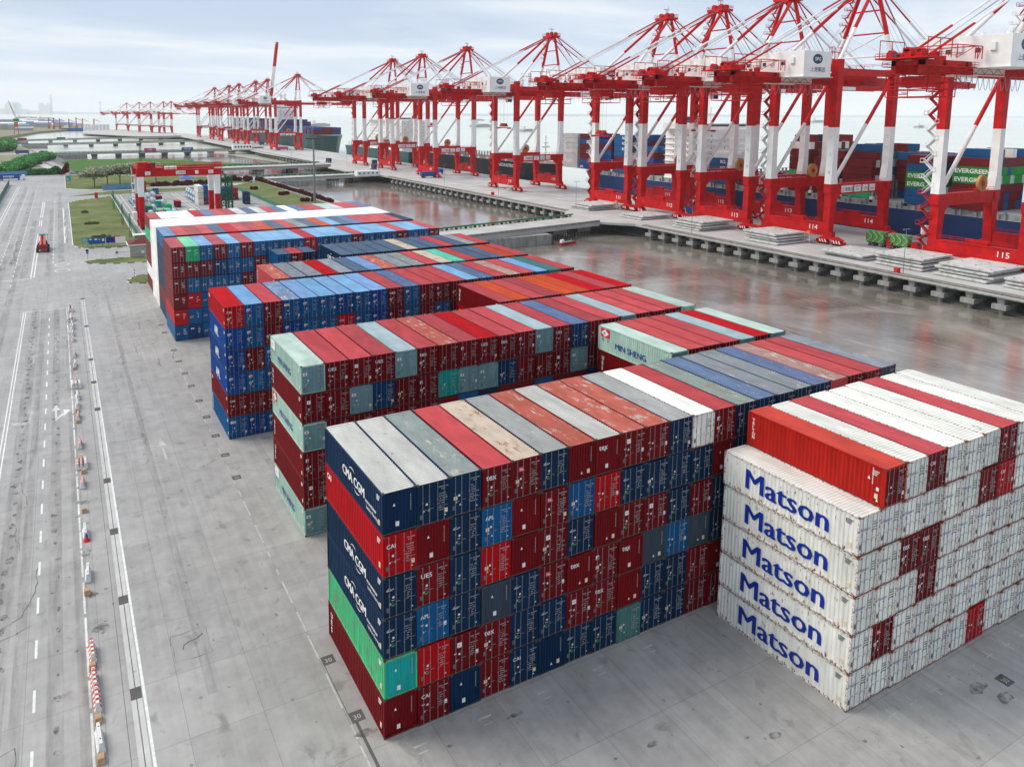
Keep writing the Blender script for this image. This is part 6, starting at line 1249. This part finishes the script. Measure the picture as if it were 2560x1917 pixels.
for i, (x, y, k) in enumerate(((-8.3, 318, 'far'), (-8, 279, 'middle'), (-6.3, 242, 'near'))):
    for j in range(5+2*i):
        o = sg0 if not sg_used else copy_tree(sg0); sg_used = True; o.location = (x+random.uniform(-1.9-i*.6, 1.9+i*.6), y+random.uniform(-2, 2), .1); s = random.uniform(.45, .75); o.scale = (s, s, s*.7)
        tag(o, f'low olive shrub in the {k} cluster on the big lawn', 'shrub', f'{k} shrub cluster on the big lawn')
mb = MB()
for k in range(60):
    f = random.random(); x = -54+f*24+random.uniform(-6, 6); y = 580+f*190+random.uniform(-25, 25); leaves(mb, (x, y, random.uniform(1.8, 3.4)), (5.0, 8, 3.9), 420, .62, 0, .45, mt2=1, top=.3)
for k in range(26): leaves(mb, (-38+k*.75+random.uniform(-.5, .5), 556+random.uniform(-1.5, 3), 1.6), (1.9, 2.6, 2.6+(k > 20)*1.4), 150, .5, 0, .75)
for k in range(16): leaves(mb, (-76+random.uniform(-7, 7), 1010+random.uniform(-90, 90), 4), (8, 16, 6), 260, 1.6, 0, .75, mt2=1, top=.35)
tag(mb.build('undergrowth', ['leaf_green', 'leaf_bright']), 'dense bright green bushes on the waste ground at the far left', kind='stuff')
mb = MB(); 
for k in range(14): leaves(mb, (-17.6+k*.32, 549.5+k*.1, 1.2+k*.28), (1.1, 1.5, 1.3+k*.26), 120, .35, 0, .7)
tag(mb.build('hedge', 'leaf_maroon'), 'sloping dark red hedge behind the far green board', 'hedge')

# ================================================================ far port, shore and boats
m = MB(); m.prism([(28, 1755), (120, 1490), (184, 1440), (250, 1500), (196, 1740), (132, 2140), (58, 2160), (33, 1990)], -1.5, .02); struct('far_quay', m, 'deck_concrete')
m = MB(); m.prism([(-900, 1400), (-120, 1440), (-86, 1700), (-60, 1960), (20, 2260), (72, 2420), (-10, 3000), (-140, 3600), (-900, 4200)], -6, 0); struct('far_shore', m, 'dry_ground')
random.seed(5)
for i in range(34):
    y = random.uniform(1950, 3700); x = random.uniform(-300, -90) if y < 2200 else random.uniform(-380, -40+(y < 2900)*40); x = min(x, (y-1960)*.2-75); h = random.uniform(6, 16)
    mt = random.choice(['far_grey', 'fence_blue', 'roof_blue', 'wall_grey', 'skyline_haze_tint', 'white_steel']); t = empty('warehouse', (x, y, 0)); mb = MB(); w_ = random.uniform(25, 60); mb.box(0, w_, 0, 30, 0, h); mb.build('wall', random.choice(['far_grey', 'wall_grey', 'white_steel']), t); mb = MB(); mb.frus((w_/2, 15, h), (w_/2, 15, h+3), (w_/2+.5, 15.5), (w_/2, 1)); mb.build('roof', mt, t)
    tag(t, 'hazy low warehouse in the distant harbour at left', 'building', 'low buildings of the distant harbour')
for i in range(7):
    y = (2050, 2060, 2070, 2080, 2100, 2110, 2120)[i]; mb = MB(); x = 40+i*9; mb.tube((0, 0, 0), (0, 0, 14), 4, 0, 14); mb.frus((0, 0, 14), (0, 0, 15), (2, 2), (.5, .5)); o = mb.build('storage_tank', 'tank_white'); o.location = (x, y, 0); tag(o, 'white cylindrical tank, one of seven in a row at the far quay', 'tank', 'white tanks at the far quay')
for i, (x, y, h) in enumerate(((-28, 2250, 34), (-14, 2250, 33), (8, 2280, 31), (24, 2200, 36), (40, 2240, 33), (-40, 2300, 33), (64, 2150, 33))):
    mb = MB(); h = h*.85; mb.box(-1.3, 1.3, -1.3, 1.3, 8, h, 0); mb.box(-3, 3, -3, 3, 0, 8, 0); mb.tube((0, 0, h-2), (14, 0, h-8), .6, 0, 4); o = mb.build('dock_crane', 'orange_steel'); o.location = (x, y, 0); tag(o, f'small hazy red dock crane, {ORD[i]} of those beside the far white tanks', 'crane', 'small red dock cranes far away')
t = empty('dock_crane', (-91, 1704, 0)); mb = MB()
for a in (-4, 4):
    for b in (-4, 4): mb.tube((a, b, 0), (a*.6, b*.6, 16), .6, 0, 5)
mb.box(-3.4, 3.4, -3.4, 3.4, 14, 24, 0); mb.build('tower', 'orange_steel', t); mb = MB(); mb.box(-4, 6, -3, 3, 25, 31); mb.build('cab', 'fence_green', t); mb = MB(); mb.tube((0, 0, 31), (-10, 0, 66), .5, 0, 4); mb.tube((2.5, 0, 31), (-10, 0, 66), .4, 0, 4); mb.build('jib', 'wire_grey', t); tag(t, 'orange portal crane with a slanting jib at the far left', 'crane')
def boat(x, y, L, rz, lab, hm='ship_blue', wz=-5.2, hh=None):
    t = empty('ship', (x, y, wz), rz); mb = MB(); h = hh or L*.07; mb.prism([(-L/2, -L*.08), (L*.3, -L*.08), (L/2, 0), (L*.3, L*.08), (-L/2, L*.08)], -.4, h); mb.build('hull', hm, t)
    mb = MB(); mb.box(-L*.42, -L*.27, -L*.06, L*.06, h, h+L*.12); mb.tube((-L*.3, 0, h), (-L*.3, 0, h+L*.2), L*.006, 0, 4); mb.tube((L*.2, 0, h), (L*.2, 0, h+L*.13), L*.006, 0, 4); mb.build('superstructure', 'white_steel', t)
    mb = MB(); mb.box(-L*.2, L*.25, -L*.05, L*.05, h, h+L*.02); mb.build('deck', 'lash_grey', t); return tag(t, lab, 'ship')
boat(20, 2200, 62, R(-20), 'blue-hulled coaster moored left of the far white tanks', 'truck_blue', hh=8)
for x, y, L, rz, lab in ((3252, 1900, 110, 15, 'hazy blue-grey ship on the open water, left of crane 115'), (4800, 3560, 200, 5, 'long low barge on the horizon between cranes 113 and 114'), (1180, 1810, 80, 30, 'hazy coaster seen between cranes 109 and 110'), (1420, 2500, 130, 20, 'large hazy ship seen through crane 110'), (2900, 5200, 140, 10, 'tiny hazy ship seen left of crane 112'), (900, 2900, 120, 30, 'pale ship on the horizon right of the distant crane group'), (560, 2100, 70, 0, 'small pale boat beside the distant crane group'), (1500, 6800, 150, 10, 'tiny ship at the horizon above crane 107'), (200, 1560, 45, 0, 'blue tug near the far quay')):
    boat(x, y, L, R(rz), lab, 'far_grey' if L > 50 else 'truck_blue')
boat(147, 182, 9, R(12), 'small dark red boat moored under the nearest jetty', 'boot_red', hh=1.0)
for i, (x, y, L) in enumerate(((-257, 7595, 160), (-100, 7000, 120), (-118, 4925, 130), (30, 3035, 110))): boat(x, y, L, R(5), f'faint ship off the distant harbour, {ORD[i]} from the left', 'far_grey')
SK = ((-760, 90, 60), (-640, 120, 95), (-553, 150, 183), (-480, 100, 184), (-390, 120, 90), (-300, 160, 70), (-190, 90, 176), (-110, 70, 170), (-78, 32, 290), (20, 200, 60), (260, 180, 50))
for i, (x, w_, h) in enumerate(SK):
    mb = MB(); x = x*2.25; w_ = w_*2.25; h = 42+(h-42)*2.25; mb.box(-w_/2, w_/2, 0, 120, -6, h*.86); mb.box(-w_/2*.7, w_/2*.55, 10, 110, h*.86, h); o = mb.build('tower_block', 'skyline_haze_tint'); o.location = (x, 27000, 0); tag(o, f'faint city block on the misty skyline, {ORD[i]} from the left', 'building', 'skyline of the city in the haze')
mb = MB(); mb.tube((0, 0, -6), (0, 0, 300), 40, 0, 12, 20); mb.tube((0, 0, 300), (0, 0, 400), 20, 0, 12, 58); o = mb.build('lookout_tower', 'skyline_haze_tint'); o.location = (1190, 27000, 0); tag(o, 'faint flared lookout tower alone on the misty horizon', 'tower')
m = MB(); m.prism([(-6000, 27100), (2000, 27500), (3400, 29000), (-6000, 31000)], -6, 60); m.prism([(9000, 21600), (18000, 18200), (26000, 17000), (40000, 14000), (41000, 15000), (18000, 20500)], -6, 75); struct('distant_shore', m, 'skyline_haze_tint')
rest_o = rest.build('shipping_containers'); tag(rest_o, 'distant container stacks and the boxes on the ships, red, blue, white and green', kind='stuff')
# ---------------------------------------------------------------- the air
hz = MB(); hz.box(-28000, 45000, -3000, 33000, -9, 640); ho = hz.build('haze', 'far_grey'); tag(ho, kind='stuff'); ho.visible_shadow = True
hmx = bpy.data.materials.new('haze_air'); hmx.use_nodes = True; tt = hmx.node_tree; tt.nodes.clear(); o_ = tt.nodes.new('ShaderNodeOutputMaterial'); pv = tt.nodes.new('ShaderNodeVolumePrincipled')
pv.inputs['Density'].default_value = 4.5e-5; pv.inputs['Color'].default_value = (0.97, 0.985, 1.0, 1); pv.inputs['Anisotropy'].default_value = 0.0; tt.links.new(pv.outputs[0], o_.inputs['Volume']); ho.data.materials.clear(); ho.data.materials.append(hmx)
